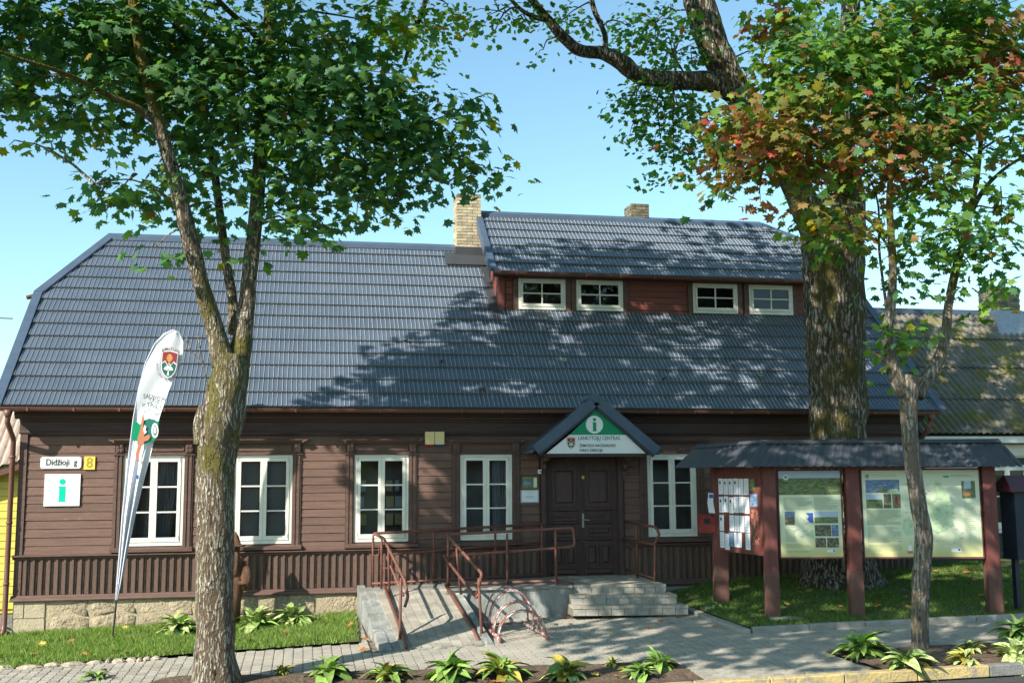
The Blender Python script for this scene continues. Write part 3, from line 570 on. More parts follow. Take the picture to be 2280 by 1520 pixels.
# ---- roof
MS, YE, ZE, YR, ZR = .9455, -.43, 4.235, 4.0, 8.40
SL = math.hypot(YR-YE, ZR-ZE); NC = 14
def Lx(v):   # left edge of the main roof by height fraction: rake then half hip
    return -5.56 if v < .60 else lerp(-5.56, -4.42, (v-.60)/.40)
def Rx(v): return 13.45 if v < .70 else lerp(13.45, 12.4, (v-.70)/.30)
DV = .548       # where the dormer stands on the slope
def pos(x, v, h=0): return (x, lerp(YE, YR, v)-h*.687, lerp(ZE, ZR, v)+h*.727)
def course(v0, v1, L, R, posf, root, pitch=.092, lap=.010):
    """one overlapping row of pressed sheet: pans and ribs, lower lip standing proud"""
    mb = MB(); rib = .014; hl, ht = .040, .004
    n = int((max(R(v0), R(v1))-min(L(v0), L(v1)))/pitch)+1; x = math.floor(min(L(v0), L(v1))/pitch)*pitch
    cols = []
    for i in range(n+2):
        xa = x+i*pitch+random.uniform(-.007, .007); sk = random.uniform(-.008, .008)
        for dx, h in ((0, 0), (rib*.35, .014), (rib*.75, .014), (rib, 0)): cols.append((xa+dx, xa+dx+sk, h))
    l0, r0, l1, r1 = L(v0), R(v0), L(v1), R(v1); V = []
    for xb, xt, h in cols:
        xb = min(max(xb, l0), r0); xt = min(max(xt, l1), r1)
        V += [posf(xb, v0, hl*.1), posf(xb, v0, hl+h), posf(xt, v1, ht+h)]
    F = []; mi = []
    for i in range(len(cols)-1):
        a, b = 3*i, 3*(i+1); isr = (i % 4) != 3
        if V[a+1][0] >= V[b+1][0]-1e-6 and V[a+2][0] >= V[b+2][0]-1e-6: continue
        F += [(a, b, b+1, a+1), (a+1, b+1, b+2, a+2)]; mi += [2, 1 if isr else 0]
    mb.v = V; mb.f = F; mb.m = mi
    return mb.build('roof_course', [M['roof'], M['ribs'], M['lip']], root)
RF = MB(); RF.hexa([pos(-5.5, .0, -.02), pos(13.4, .0, -.02), pos(13.4, .6, -.02), pos(-5.5, .6, -.02), pos(-5.5, .0, 0), pos(13.4, .0, 0), pos(13.4, .6, 0), pos(-5.5, .6, 0)])
RF.hexa([pos(-5.5, .6, -.02), pos(13.4, .6, -.02), pos(12.4, 1, -.02), pos(-4.4, 1, -.02), pos(-5.5, .6, 0), pos(13.4, .6, 0), pos(12.4, 1, 0), pos(-4.4, 1, 0)])
RF.add([(-5.5, YE+.02, ZE-.02), (-5.5, 8.43, ZE-.02), (-5.5, 8.43-2.66, ZE+2.5), (-4.42, YR, ZR-.02), (-5.5, YE+2.66, ZE+2.49)], [(0, 1, 2, 3, 4)])   # left gable closing
RF.add([(-4.42, YR, ZR), (12.4, YR, ZR), (13.4, 8.43, ZE), (-5.5, 8.43, ZE)], [(0, 1, 2, 3)])
roofo = RF.build('roof', M['dkflash'], H)
def slopes(Lf, Rf, vs_, posf):
    for v0, v1 in zip(vs_, vs_[1:]): course(v0, v1, Lf, Rf, posf, roofo)
edges = [i/NC for i in range(NC+1)]
for v0, v1 in zip(edges, edges[1:]):
    mid = (v0+v1)/2
    if mid < DV: course(v0, v1, Lx, Rx, pos, roofo)
    else: course(v0, v1, Lx, lambda v: 4.0+.05*(v > .6), pos, roofo)
for v0, v1 in zip(edges, edges[1:]):
    if (v0+v1)/2 > DV: course(v0, v1, lambda v: 12.3, Rx, pos, roofo)
# rake, hip and ridge flashings
def flash(pts, w=.17, h=.05, m='ridge', nm='ridge_cap', side=(1, 0, 0)):
    mb = MB(); s_ = Vector(side)*w
    for a, b in zip(pts, pts[1:]):
        a, b = Vector(a), Vector(b); u = Vector((0, -.3, 1)).normalized()*h
        mb.hexa([a, a+s_, b+s_, b, a+u, a+s_+u*.8, b+s_+u*.8, b+u])
    return mb.build(nm, M[m], roofo)
flash([pos(-5.62, -.005, .035), pos(-5.62, .60, .035)]); flash([pos(-5.62, .602, .035), pos(-4.5, 1.0, .035)], .18)
flash([pos(13.35, -.005, .035), pos(13.35, .70, .035)])
mb = MB(); mb.prism([(-4.5, YR-.16, ZR-.1), (-4.5, YR-.14, ZR-.0), (-4.5, YR, ZR+.09), (-4.5, YR+.14, ZR), (-4.5, YR+.12, ZR-.08)], (8.1, 0, 0)); mb.build('ridge_cap', M['ridge'], roofo)
MB().tube([pos(-5.75, .585, -.02), pos(-5.6, .60, -.02)], .05, 6).build('gutter_end', M['metalbrown'], roofo)
# ---- dormer
DY, DB, DE = 2.12, pos(0, DV)[2]+.0, 7.43
DXL, DXR = 4.22, 12.25
mb = MB(); DW = [(4.68, 5.77), (6.03, 7.13), (8.83, 9.93), (10.22, 11.32)]
x = DXL+.02
for a, b in DW: mb.box(x, a+.02, DY, DY+.2, DB-.1, 7.5); mb.box(a+.02, b-.02, DY, DY+.2, DB-.1, 6.63); mb.box(a+.02, b-.02, DY, DY+.2, 7.33, 7.5); x = b-.02
mb.box(x, DXR, DY, DY+.2, DB-.1, 7.5)
dm = mb.build('dormer', M['redsid'], H)
MB().add([(DXL, DY, DB-.1), (DXL, YR, ZR-.1), (DXL, YR, ZR+.7), (DXL, DY, 7.5)], [(0, 1, 2, 3)]).build('dormer_cheek', M['redsid'], dm)
for x in [DXL+.02+.13*i for i in range(3)]: pass
for r in range(5):
    z = DB+.02+r*.15
    for a, b in ((DXL+.16, DW[0][0]-.13), (DW[1][1]+.13, DW[2][0]-.13), (DW[3][1]+.13, DXR-.1)):
        board_len(a, b, z, 'redsid', .15, DY, 'dormer_board', dm)
for a, b in [(DXL, DXL+.14)]+[(w[0]-.12, w[0]-.01) for w in DW]+[(w[1]+.01, w[1]+.12) for w in DW]+[(DXR-.1, DXR)]: MB().box(a, b, DY-.05, DY-.002, DB, 7.40).build('dormer_trim', M['redsid'] if a < 4.3 else M['trim'], dm)
for a, b in DW: 
    window(a, b, 6.64, 7.345, DY-.03, H, 1, 2, 2, nm='dormer_window')
    MB().add([(a-.2, DY+1, 6.3), (b+.2, DY+1, 6.3), (b+.2, DY+1, 7.7), (a-.2, DY+1, 7.7), (a-.2, DY+.22, 6.3), (b+.2, DY+.22, 6.3), (b+.2, DY+.22, 7.7), (a-.2, DY+.22, 7.7)], [(0, 1, 2, 3), (4, 0, 3, 7), (1, 5, 6, 2), (4, 5, 1, 0), (3, 2, 6, 7)]).build('attic_room', M['interior'], H)
mb = MB(); mb.hexa([(DXL, DY-.22, DB-.12), (DXR, DY-.22, DB-.12), (DXR, DY-.055, DB-.02), (DXL, DY-.055, DB-.02), (DXL, DY-.22, DB-.09), (DXR, DY-.22, DB-.09), (DXR, DY-.055, DB+.015), (DXL, DY-.055, DB+.015)]); mb.build('dormer_apron', M['ridge'], dm)
DYE, DZE, DZR = 1.78, 7.42, 9.27
def dpos(x, v, h=0): return (x, lerp(DYE, YR, v)-h*.64, lerp(DZE, DZR, v)+h*.77)
def dL(v): return 4.05
def dR(v): return 12.5 if v < .62 else lerp(12.5, 11.4, (v-.62)/.38)
mb = MB(); mb.hexa([dpos(4.08, 0, -.1), dpos(12.45, 0, -.1), dpos(12.45, .6, -.1), dpos(4.08, .6, -.1), dpos(4.08, 0, 0), dpos(12.45, 0, 0), dpos(12.45, .6, 0), dpos(4.08, .6, 0)])
mb.hexa([dpos(4.08, .6, -.1), dpos(12.45, .6, -.1), dpos(11.3, 1, -.1), dpos(4.08, 1, -.1), dpos(4.08, .6, 0), dpos(12.45, .6, 0), dpos(11.3, 1, 0), dpos(4.08, 1, 0)])
mb.add([(4.06, YR, DZR), (11.4, YR, DZR), (12.5, 6.2, 7.45), (4.06, 6.2, 7.45)], [(0, 1, 2, 3)])
dro = mb.build('dormer_roof', M['darktrim'], H)
for i in range(7): course(i/7, (i+1)/7, dL, dR, dpos, dro)
def flash2(pts, w, h, **k):
    o = flash(pts, w, h, **k); o.parent = dro; return o
flash2([dpos(3.98, -.01, .03), dpos(3.98, 1.0, .03)], .15, .06); flash2([dpos(3.98, -.01, -.14), dpos(3.98, 1.0, -.14)], .02, .18)
flash2([dpos(12.42, 0, .03), dpos(12.42, .62, .03), dpos(11.32, 1.0, .03)], .15, .05)
mb = MB(); mb.prism([(4.0, YR-.16, DZR-.1), (4.0, YR-.14, DZR), (4.0, YR, DZR+.09), (4.0, YR+.14, DZR)], (7.42, 0, 0)); mb.build('ridge_cap', M['ridge'], dro)
mb = MB(); mb.box(4.1, 12.4, DYE+.03, DY-.055, 7.36, 7.40); mb.build('dormer_soffit', M['darktrim'], dm)
gutter(4.05, 12.45, DYE-.05, DZE-.01, .06, H)
# valley flashing beside the dormer
flash([pos(4.02, DV-.02, .02), pos(4.02, 1.0, .02)], .22, .02, 'dkflash', 'valley_flashing')
# ---- chimneys in single bricks
def chimney(x0, x1, y0, y1, z0, z1, m, root, label=None, cap=0):
    c = MB().box(x0+.012, x1-.012, y0+.012, y1-.012, z0, z1-.01).build('chimney', M['bmortar'], root)
    bh, bl = .077, .255; me = {}
    r = 0; z = z0+.01
    while z < z1-.03:
        for face in (0, 1):
            a0, a1 = (x0, x1) if face == 0 else (y0+.003, y1); x = a0-(bl/2 if r % 2 else 0)
            while x < a1-.02:
                a, b = max(x, a0)+.006, min(x+bl, a1)-.006; x += bl
                if b-a < .03: continue
                j = random.uniform(0, .005); mb = MB()
                if face == 0: mb.box(a, b, y0-j, y0+.03, z, z+bh-.013)
                else: mb.box(x0-j, x0+.03 if 0 else x0+.011, a+.03 if a < y0+.03 else a, b, z, z+bh-.013)
                mb.build('brick', m if z < z1-.16*cap else M['brickdark'], c)
        z += bh; r += 1
    return c
chimney(3.50, 4.10, 3.7, 4.3, 8.36, 9.70, M['brick'], H, cap=1)
mb = MB(); mb.box(3.46, 4.13, 3.64, 4.34, 8.0, 8.37); mb.build('chimney_flashing', M['dkflash'], H)
mb = MB(); mb.hexa([pos(3.2, .86, .06), pos(4.2, .86, .06), pos(4.2, .95, .06), pos(3.2, .95, .06), pos(3.2, .86, .08), pos(4.2, .86, .08), pos(4.2, .95, .08), pos(3.2, .95, .08)]); mb.build('chimney_apron', M['dkflash'], H)
chimney(8.02, 8.50, 4.15, 4.75, 9.05, 9.75, M['brickdark'], H)
# ---- porch gable over the door
PA, PL_, PR_, PYF = Vector((5.63, -.95, 4.37)), Vector((4.40, -.95, 3.40)), Vector((6.86, -.95, 3.36)), -.95
pr = MB()
def slab_(mb, a, b, y0, y1, t=.05, mi=0):
    d = (b-a).normalized(); n = Vector((-d.z, 0, d.x)); n = n if n.z > 0 else -n
    mb.hexa([(a.x, y0, a.z), (b.x, y0, b.z), (b.x, y1, b.z), (a.x, y1, a.z), (a.x+n.x*t, y0, a.z+n.z*t), (b.x+n.x*t, y0, b.z+n.z*t), (b.x+n.x*t, y1, b.z+n.z*t), (a.x+n.x*t, y1, a.z+n.z*t)], mi)
slab_(pr, PL_+Vector((-.08, 0, -.06)), PA, -.90, .0); slab_(pr, PA, PR_+Vector((.06, 0, -.05)), -.90, .0)
pro = pr.build('porch_roof', M['ridge'], H)
for i in range(3):          # lapped sheets down both slopes
    for a, b in ((PA, PL_), (PA, PR_)):
        mb = MB(); p, q = a.lerp(b, i/3), a.lerp(b, (i+1)/3+.04); u = Vector((0, 0, .055)); mb.hexa([p+u+Vector((0, .06, 0)), q+u+Vector((0, .06, .035)), Vector((q.x, .0, q.z+.09)), Vector((p.x, .0, p.z+.055)), p+u+Vector((0, .06, .02)), q+u+Vector((0, .06, .05)), Vector((q.x, .0, q.z+.105)), Vector((p.x, .0, p.z+.075))]); mb.build('porch_tile_row', M['roof'], pro)
for a, b in ((PL_, PA), (PA, PR_)):
    e = (b-a).normalized(); dnn = Vector((0, 0, -1)); mb = MB(); n = Vector((-e.z, 0, e.x)); n = n if n.z > 0 else -n
    mb.hexa([a+n*-.09+Vector((0, -.02, 0)), b+n*-.09+Vector((0, -.02, 0)), b+n*-.09+Vector((0, .04, 0)), a+n*-.09+Vector((0, .04, 0)), a+n*.11+Vector((0, -.02, 0)), b+n*.11+Vector((0, -.02, 0)), b+n*.11+Vector((0, .04, 0)), a+n*.11+Vector((0, .04, 0))])
    mb.build('barge_board', M['ridge'], pro)
    mb = MB(); mb.hexa([a+n*-.135+Vector((0, .01, 0)), b+n*-.135+Vector((0, .01, 0)), b+n*-.135+Vector((0, .05, 0)), a+n*-.135+Vector((0, .05, 0)), a+n*-.091+Vector((0, .01, 0)), b+n*-.091+Vector((0, .01, 0)), b+n*-.091+Vector((0, .05, 0)), a+n*-.091+Vector((0, .05, 0))]); mb.build('barge_board', M['dkflash'], pro)
MB().prism([(5.63-.13, -.98, 4.40), (5.63, -.98, 4.32), (5.63+.13, -.98, 4.40), (5.63, -.98, 4.52)], (0, .98, 0)).build('porch_ridge', M['ridge'], pro)
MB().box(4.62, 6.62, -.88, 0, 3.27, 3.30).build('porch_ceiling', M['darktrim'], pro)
mb = MB(); mb.box(4.5, 6.72, -.865, -.82, 3.30, 3.335); mb.build('porch_beam', M['darktrim'], pro)
for x in (4.70, 6.40):
    mb = MB(); mb.prism([(x, y, z) for y, z in ((-.01, 3.27), (-.01, 2.85), (-.07, 2.83), (-.09, 2.9), (-.06, 2.98), (-.16, 3.05), (-.17, 3.12), (-.12, 3.18), (-.42, 3.2), (-.6, 3.27))], (.07, 0, 0)); mb.build('porch_bracket', M['trim'], pro)

# ------------------------------------------------------------------ lettering
def text(body, size, m, parent, loc, rot=(math.pi/2, 0, 0), align='CENTER', ext=.002, sx=1, nm='lettering'):
    cu = bpy.data.curves.new(nm, 'FONT'); cu.body = body; cu.size = size; cu.align_x = align; cu.align_y = 'CENTER'; cu.extrude = ext; cu.resolution_u = 3; cu.materials.append(m); cu.offset = size*.009
    tmp = bpy.data.objects.new(nm, cu); sc.collection.objects.link(tmp); bpy.context.view_layer.update()
    me = bpy.data.meshes.new_from_object(tmp.evaluated_get(bpy.context.evaluated_depsgraph_get())); bpy.data.objects.remove(tmp)
    o = bpy.data.objects.new(nm, me); sc.collection.objects.link(o); o.location = loc; o.rotation_euler = rot; o.scale = (sx, 1, 1)
    if parent is not None: o.parent = parent; o.matrix_parent_inverse = MW[parent.name].inverted()
    return o
def disc(x, z, r, y, t, m, parent, nm='disc', n=32, r2=None, mtx=None):
    mb = MB(); pts = [(x+r*math.cos(2*math.pi*i/n), y, z+(r2 or r)*math.sin(2*math.pi*i/n)) for i in range(n)]; mb.prism(pts, (0, -t, 0)); return mb.build(nm, m, parent)
def letter_i(x, z, h, y, m, parent, t=.003):
    w = h*.30; mb = MB()
    n = 20; mb.prism([(x+w*.43*math.cos(2*math.pi*i/n), y, z+h*.5-w*.4+w*.43*math.sin(2*math.pi*i/n)) for i in range(n)], (0, -t, 0))
    z0 = z-h*.5
    mb.prism([(x-w*.62, y, z0), (x+w*.62, y, z0), (x+w*.62, y, z0+h*.025), (x+w*.45, y, z0+h*.05), (x+w*.45, y, z0+h*.68), (x-w*.62, y, z0+h*.68), (x-w*.62, y, z0+h*.655), (x-w*.42, y, z0+h*.62), (x-w*.42, y, z0+h*.05), (x-w*.62, y, z0+h*.025)], (0, -t, 0))
    return mb.build('letter_i', m, parent)
def crest(cx, cz, w, y, parent, mt=None):
    """shield: maroon chief with golden sun, green base with a white tree"""
    h = w*1.25; f = lambda x_, z_, yy: (cx+x_*w/2, yy, cz+z_*h/2)
    def sh(s_, top=1.0): return [(-s_, top*s_), (0, (top+.06)*s_), (s_, top*s_), (s_, -.1*s_), (.8*s_, -.5*s_), (.45*s_, -.82*s_), (0, -s_), (-.45*s_, -.82*s_), (-.8*s_, -.5*s_), (-s_, -.1*s_)]
    MB().prism([f(a, b, y) for a, b in sh(1)], (0, -.002, 0)).build('crest_border', M['gold'], parent)
    MB().prism([f(a, b, y-.0025) for a, b in sh(.93)], (0, -.001, 0)).build('crest_rim', M['signwhite'], parent)
    MB().prism([f(a, b, y-.004) for a, b in ((-.8, .8), (0, .86), (.8, .8), (.8, .1), (.5, .28), (.2, .02), (0, .15), (-.2, .02), (-.5, .28), (-.8, .1))], (0, -.001, 0)).build('crest_chief', M['maroon'], parent)
    MB().prism([f(a, b, y-.004) for a, b in ((-.8, .02), (-.5, .2), (-.2, -.06), (0, .07), (.2, -.06), (.5, .2), (.8, .02), (.7, -.42), (.4, -.7), (0, -.86), (-.4, -.7), (-.7, -.42))], (0, -.001, 0)).build('crest_base', M['teald'], parent)
    mb = MB(); n = 10
    for i in range(n):
        a = 2*math.pi*i/n; mb.prism([f(.26*math.cos(a-.2), .48+.2*math.sin(a-.2), y-.0055), f(.26*math.cos(a+.2), .48+.2*math.sin(a+.2), y-.0055), f(.0, .48, y-.0055)], (0, -.001, 0))
    mb.build('crest_sun', M['gold'], parent)
    mb = MB(); mb.prism([f(a, b, y-.0055) for a, b in ((-.14, -.72), (.14, -.72), (.05, -.55), (.06, -.3), (-.06, -.3), (-.05, -.55))], (0, -.001, 0))
    for i in range(9):
        a = math.pi*(i+.5)/9-.0; e = (.5*math.cos(a), -.38+.36*math.sin(a)); q = (-math.sin(a)*.05, math.cos(a)*.05)
        mb.prism([f(q[0], -.38+q[1], y-.0055), f(-q[0], -.38-q[1], y-.0055), f(e[0]-q[0], e[1]-q[1], y-.0055), f(e[0]+q[0], e[1]+q[1], y-.0055)], (0, -.001, 0))
    mb.build('crest_tree', M['signwhite'], parent)
# porch sign
ps = thing('porch_sign', 'green and white gable sign of the visitor centre over the door', 'sign', (5.62, -.86, 3.33))
MB().prism([(4.62, -.87, 3.335), (6.64, -.87, 3.335), (6.24, -.87, 3.70), (5.09, -.87, 3.70)], (0, -.012, 0)).build('lower_panel', M['signwhite'], ps)
MB().prism([(5.09, -.87, 3.702), (6.24, -.87, 3.702), (5.64, -.87, 4.20)], (0, -.012, 0)).build('upper_panel', M['green'], ps)
disc(5.60, 3.90, .175, -.883, .004, M['signwhite'], ps, 'round_ground'); 
o = letter_i(5.60, 3.90, .26, -.888, M['green'], ps)
text('LANKYTOJŲ CENTRAS', .105, M['sgreen'], ps, (5.26, -.884, 3.632), align='LEFT', sx=.80)
text('ŽEMAITIJOS NACIONALINIO', .078, M['black'], ps, (5.29, -.884, 3.487), align='LEFT', sx=.74)
text('PARKO DIREKCIJA', .078, M['black'], ps, (5.29, -.884, 3.395), align='LEFT', sx=.74)
crest(5.12, 3.54, .19, -.883, ps)
# signs left of the first window
s1 = thing('street_sign', 'white enamel street name plate reading Didžioji g at the house corner', 'street sign', (-4.46, -.03, 3.2))
MB().prism([(-4.83, -.03, 3.13), (-4.80, -.03, 3.10), (-4.14, -.03, 3.10), (-4.11, -.03, 3.13), (-4.11, -.03, 3.29), (-4.14, -.03, 3.32), (-4.80, -.03, 3.32), (-4.83, -.03, 3.29)], (0, -.012, 0)).build('plate', M['signwhite'], s1)
text('Didžioji  g', .165, M['black'], s1, (-4.46, -.045, 3.215), sx=.82, ext=.003)
for x in (-4.79, -4.15):
    for z in (3.13, 3.29): disc(x, z, .010, -.042, .004, M['metal'], s1, 'screw', 8)
s2 = thing('house_number_plate', 'yellow plate with the house number 8', 'number plate', (-3.96, -.03, 3.2))
MB().box(-4.06, -3.865, -.045, -.03, 3.08, 3.325).build('plate', M['yellow'], s2); text('8', .27, M['ochre'], s2, (-3.963, -.047, 3.20), sx=.9)
s3 = thing('information_sign', 'square white sign with a teal letter i on the brown boards', 'sign', (-4.42, -.03, 2.7))
MB().box(-4.74, -4.11, -.05, -.03, 2.41, 3.0).build('plate', M['signwhite'], s3)
mb = MB(); 
for q in ((-4.715, -4.71, 2.435, 2.975), (-4.14, -4.135, 2.435, 2.975)): mb.box(q[0], q[1], -.052, -.0505, q[2], q[3])
for q in (2.435, 2.970): mb.box(-4.709, -4.141, -.052, -.0505, q, q+.005)
mb.build('border_line', M['greyink'], s3); letter_i(-4.425, 2.70, .42, -.052, M['teal'], s3)
# alarm boxes
for x0, x1, m, lab in ((2.34, 2.525, 'redplastic', 'cream alarm box with a red lens under it, left of the pair'), (2.535, 2.72, 'blueplastic', 'cream alarm box with a blue lens under it, right of the pair')):
    a = thing('alarm_box', lab, 'alarm box', ((x0+x1)/2, -.05, 3.6)); MB().prism([(x0, -.03, 3.54), (x1, -.03, 3.54), (x1, -.03, 3.79), (x0, -.03, 3.79)], (0, -.07, 0)).build('housing', M['cream'], a)
    mb = MB(); mb.tube([((x0+x1)/2-.07, -.065, 3.527), ((x0+x1)/2+.07, -.065, 3.527)], .025, 10); mb.build('lens', M[m], a)
# plaques by the door
p1 = thing('picture_plaque', 'small landscape picture plaque left of the door', 'plaque', (4.46, -.03, 2.77)); MB().box(4.31, 4.62, -.04, -.028, 2.655, 2.89).build('plate', M['photo_green'], p1); MB().box(4.33, 4.5, -.043, -.0405, 2.72, 2.80).build('picture', M['photo_blue'], p1); MB().box(4.54, 4.61, -.043, -.0405, 2.67, 2.87).build('caption', M['poster'], p1)
p2 = thing('notice', 'framed white notice below the picture plaque by the door', 'notice', (4.46, -.03, 2.5)); MB().box(4.27, 4.65, -.04, -.028, 2.37, 2.63).build('frame', M['metal'], p2); MB().box(4.295, 4.625, -.043, -.0405, 2.39, 2.61).build('sheet', M['paper'], p2)
mb = MB()
for z, w in ((2.585, .22), (2.545, .1), (2.50, .16), (2.48, .2), (2.455, .12)): mb.box(4.46-w/2, 4.46+w/2, -.045, -.0435, z, z+.008)
mb.build('print', M['greyink'], p2)
cm = thing('door_camera', 'tiny white camera on the porch bracket', 'camera', (4.67, -.1, 2.98)); MB().box(4.63, 4.68, -.16, -.05, 2.95, 3.03).build('case', M['signwhite'], cm); disc(4.655, 2.99, .017, -.161, .01, M['black'], cm, 'camera_lens', 12)

# ------------------------------------------------------------------ landing, steps, ramp and rails
en = thing('entrance_landing', 'concrete landing with three paved steps and a paved wheelchair ramp', 'landing', (4.7, -1, .35))
mb = MB(); mb.hexa([(2.66, -1.55, .1), (4.86, -1.80, .1), (4.86, -.03, .1), (2.66, -.03, .1), (2.66, -1.55, .86), (4.86, -1.80, .90), (4.86, -.03, .90), (2.66, -.03, .86)]); mb.build('landing_wall', M['concwall'], en)
MB().hexa([(1.16, -.80, .1), (2.655, -1.05, .1), (2.655, -.14, .1), (1.16, -.14, .1), (1.16, -.80, .80), (2.655, -1.05, .855), (2.655, -.14, .855), (1.16, -.14, .80)]).build('corridor_slab', M['concrete'], en)
mb = MB(); mb.hexa([(2.64, -1.60, .84), (4.861, -1.86, .862), (4.861, -.13, .862), (2.64, -.13, .84), (2.64, -1.60, .875), (4.861, -1.86, .907), (4.861, -.13, .907), (2.64, -.13, .875)]); mb.build('landing_top', M['concrete'], en)
# steps: each tread a slab, each riser single blocks
def step(x0, x1, yl, yr, zt, h, yb):
    mb = MB(); f0 = Vector((x0, yl, 0)); f1 = Vector((x1, yr, 0))
    MB().hexa([(x0, yl+.02, zt-h-.06), (x1, yr+.02, zt-h-.06), (x1, yb, zt-h-.06), (x0, yb, zt-h-.06), (x0, yl+.02, zt-.05), (x1, yr+.02, zt-.05), (x1, yb, zt-.05), (x0, yb, zt-.05)]).build('step_core', M['joint'], en)
    n = 9; w = (f1-f0)/n
    for i in range(n):
        a = f0+w*i; b = f0+w*(i+1); e = w.normalized()*.005; a, b = a+e, b-e; j = random.uniform(-.004, .004)
        MB().hexa([(a.x, a.y+j, zt-h-.05), (b.x, b.y+j, zt-h-.05), (b.x, b.y+.04, zt-h-.05), (a.x, a.y+.04, zt-h-.05), (a.x, a.y+j, zt-.053), (b.x, b.y+j, zt-.053), (b.x, b.y+.04, zt-.053), (a.x, a.y+.04, zt-.053)]).build('riser_block', M['kerb'], en)
    n = 15; w = (f1-f0)/n; yy = max(yl, yr)
    for i in range(n):
        a = f0+w*i; b = f0+w*(i+1); e = w.normalized()*.003; a, b = a+e, b-e
        MB().hexa([(a.x, a.y-.012, zt-.05), (b.x, b.y-.012, zt-.05), (b.x, yb, zt-.05), (a.x, yb, zt-.05), (a.x, a.y-.012, zt), (b.x, b.y-.012, zt), (b.x, yb, zt), (a.x, yb, zt)]).build('tread_block', M['paver'], en)
step(4.862, 6.60, -1.72, -2.05, .905, .11, -.125); step(4.80, 6.70, -2.02, -2.36, .75, .11, -1.5); step(4.76, 6.80, -2.32, -2.66, .59, .12, -1.9)
# ramp
RA, RB, RC, RD = (1.16, -.80, .80), (2.72, -.95, .83), (2.92, -4.02, .245), (1.40, -3.95, .20)
mb = MB(); mb.hexa([(1.40, -3.95, -.1), (2.92, -4.02, -.1), (2.72, -.95, -.1), (1.16, -.80, -.1), (1.40, -3.95, .185), (2.92, -4.02, .23), (2.72, -.95, .82), (1.16, -.80, .785)]); mb.build('ramp', M['concwall'], en)
rmp = sc.objects['ramp']; na, nb = 8, 14
for i in range(na):
    for j in range(nb):
        def q(u, v): a = Vector(RD).lerp(Vector(RC), u); b = Vector(RA).lerp(Vector(RB), u); return a.lerp(b, v)
        off = (.5 if i % 2 else 0); u0, u1 = .10+.86*i/na+.003, .10+.86*(i+1)/na-.003; v0, v1 = max(0, (j+off)/nb-.03)+.002, min(1, (j+1+off)/nb-.03)-.002
        if v1 <= v0: continue
        c = [q(u0, v0), q(u1, v0), q(u1, v1), q(u0, v1)]; jj = random.uniform(-.002, .002)
        MB().hexa([p+Vector((0, 0, -.02)) for p in c]+[p+Vector((0, 0, .008+jj)) for p in c]).build('ramp_paver', M['paver'], rmp)
mb = MB(); mb.hexa([(1.22, -4.0, -.1), (1.40, -4.0, -.1), (1.17, -.14, -.1), (1.03, -.14, -.1), (1.22, -4.0, .21), (1.40, -4.0, .21), (1.17, -.14, .84), (1.03, -.14, .84)]); mb.build('ramp_kerb', M['concwall'], en)
mb = MB(); mb.hexa([(2.92, -4.05, -.1), (3.02, -4.05, -.1), (2.85, -1.62, -.1), (2.74, -1.55, -.1), (2.92, -4.05, .25), (3.02, -4.05, .25), (2.85, -1.62, .80), (2.74, -1.55, .80)]); mb.build('ramp_kerb', M['concwall'], en)
# rails
def fillet(pts, r=.07):
    pts = [Vector(p) for p in pts]; out = [pts[0]]
    for a, b, c in zip(pts, pts[1:], pts[2:]):
        d0 = min(r, (b-a).length*.45); d1 = min(r, (c-b).length*.45); p, q = b+(a-b).normalized()*d0, b+(c-b).normalized()*d1
        for t in (0, .33, .67, 1): out.append((p*(1-t)+b*t)*(1-t)+(b*(1-t)+q*t)*t)
    return out+[pts[-1]]
def rail(name, pts, r, root, rr=.07): mb = MB(); mb.tube(fillet(pts, rr), r, 8); return mb.build(name, M['rail'], root, smooth=True)
def post(p0, p1, root, r=.024): mb = MB(); mb.tube([p0, (p0[0]*.0+p1[0], p1[1], p1[2]-.08), p1], [r, r, r*.7], 8); return mb.build('rail_post', M['rail'], root, smooth=True)
w1 = thing('handrail', 'rusty red handrail along the house wall and down the left side of the ramp', 'handrail', (1.3, -.3, .8))
rail('top_rail', [(4.72, -.20, 1.955), (1.33, -.25, 1.825), (1.49, -.70, 1.755), (1.66, -3.25, 1.20), (1.70, -3.45, .95), (1.64, -3.5, .80)], .027, w1, .05)
rail('middle_rail', [(4.68, -.20, 1.60), (1.62, -.30, 1.42), (1.55, -.75, 1.40), (1.66, -3.0, .93)], .022, w1, .05)
rail('bottom_rail', [(4.66, -.22, .97), (1.30, -.30, .88)], .022, w1); rail('bottom_rail', [(1.50, -.85, .90), (1.62, -3.75, .30), (1.63, -3.98, .23)], .03, w1)
for (a, b) in (((1.32, -.28, .8), (1.32, -.27, 1.80)), ((1.46, -.62, .8), (1.46, -.62, 1.74)), ((1.56, -1.3, .7), (1.54, -1.3, 1.60)), ((1.56, -3.55, .25), (1.62, -3.0, 1.22)), ((2.5, -.22, .86), (2.5, -.22, 1.86)), ((3.72, -.22, .88), (3.72, -.22, 1.92)), ((4.66, -.22, .9), (4.66, -.22, 1.95))): post(a, b, w1)
for q in ([(1.33, -.3, 1.42), (1.42, -.45, 1.42), (1.42, -.45, 1.62)], [(1.47, -.62, 1.20), (1.58, -.75, 1.20), (1.58, -.75, 1.42)], [(1.56, -1.3, 1.0), (1.64, -1.4, 1.0), (1.64, -1.4, 1.15)]): MB().tube(fillet(q, .03), .009, 6).build('rail_bracket', M['rail'], w1)
w2 = thing('handrail', 'rusty red handrail on the right side of the ramp and front of the landing', 'handrail', (2.65, -1.3, .8))
rail('top_rail', [(2.85, -3.35, .93), (2.92, -3.5, 1.30), (2.62, -1.30, 1.835), (4.96, -1.62, 1.935), (4.98, -1.62, 1.60), (4.55, -1.58, 1.56), (2.60, -1.28, 1.44)], .027, w2, .06)
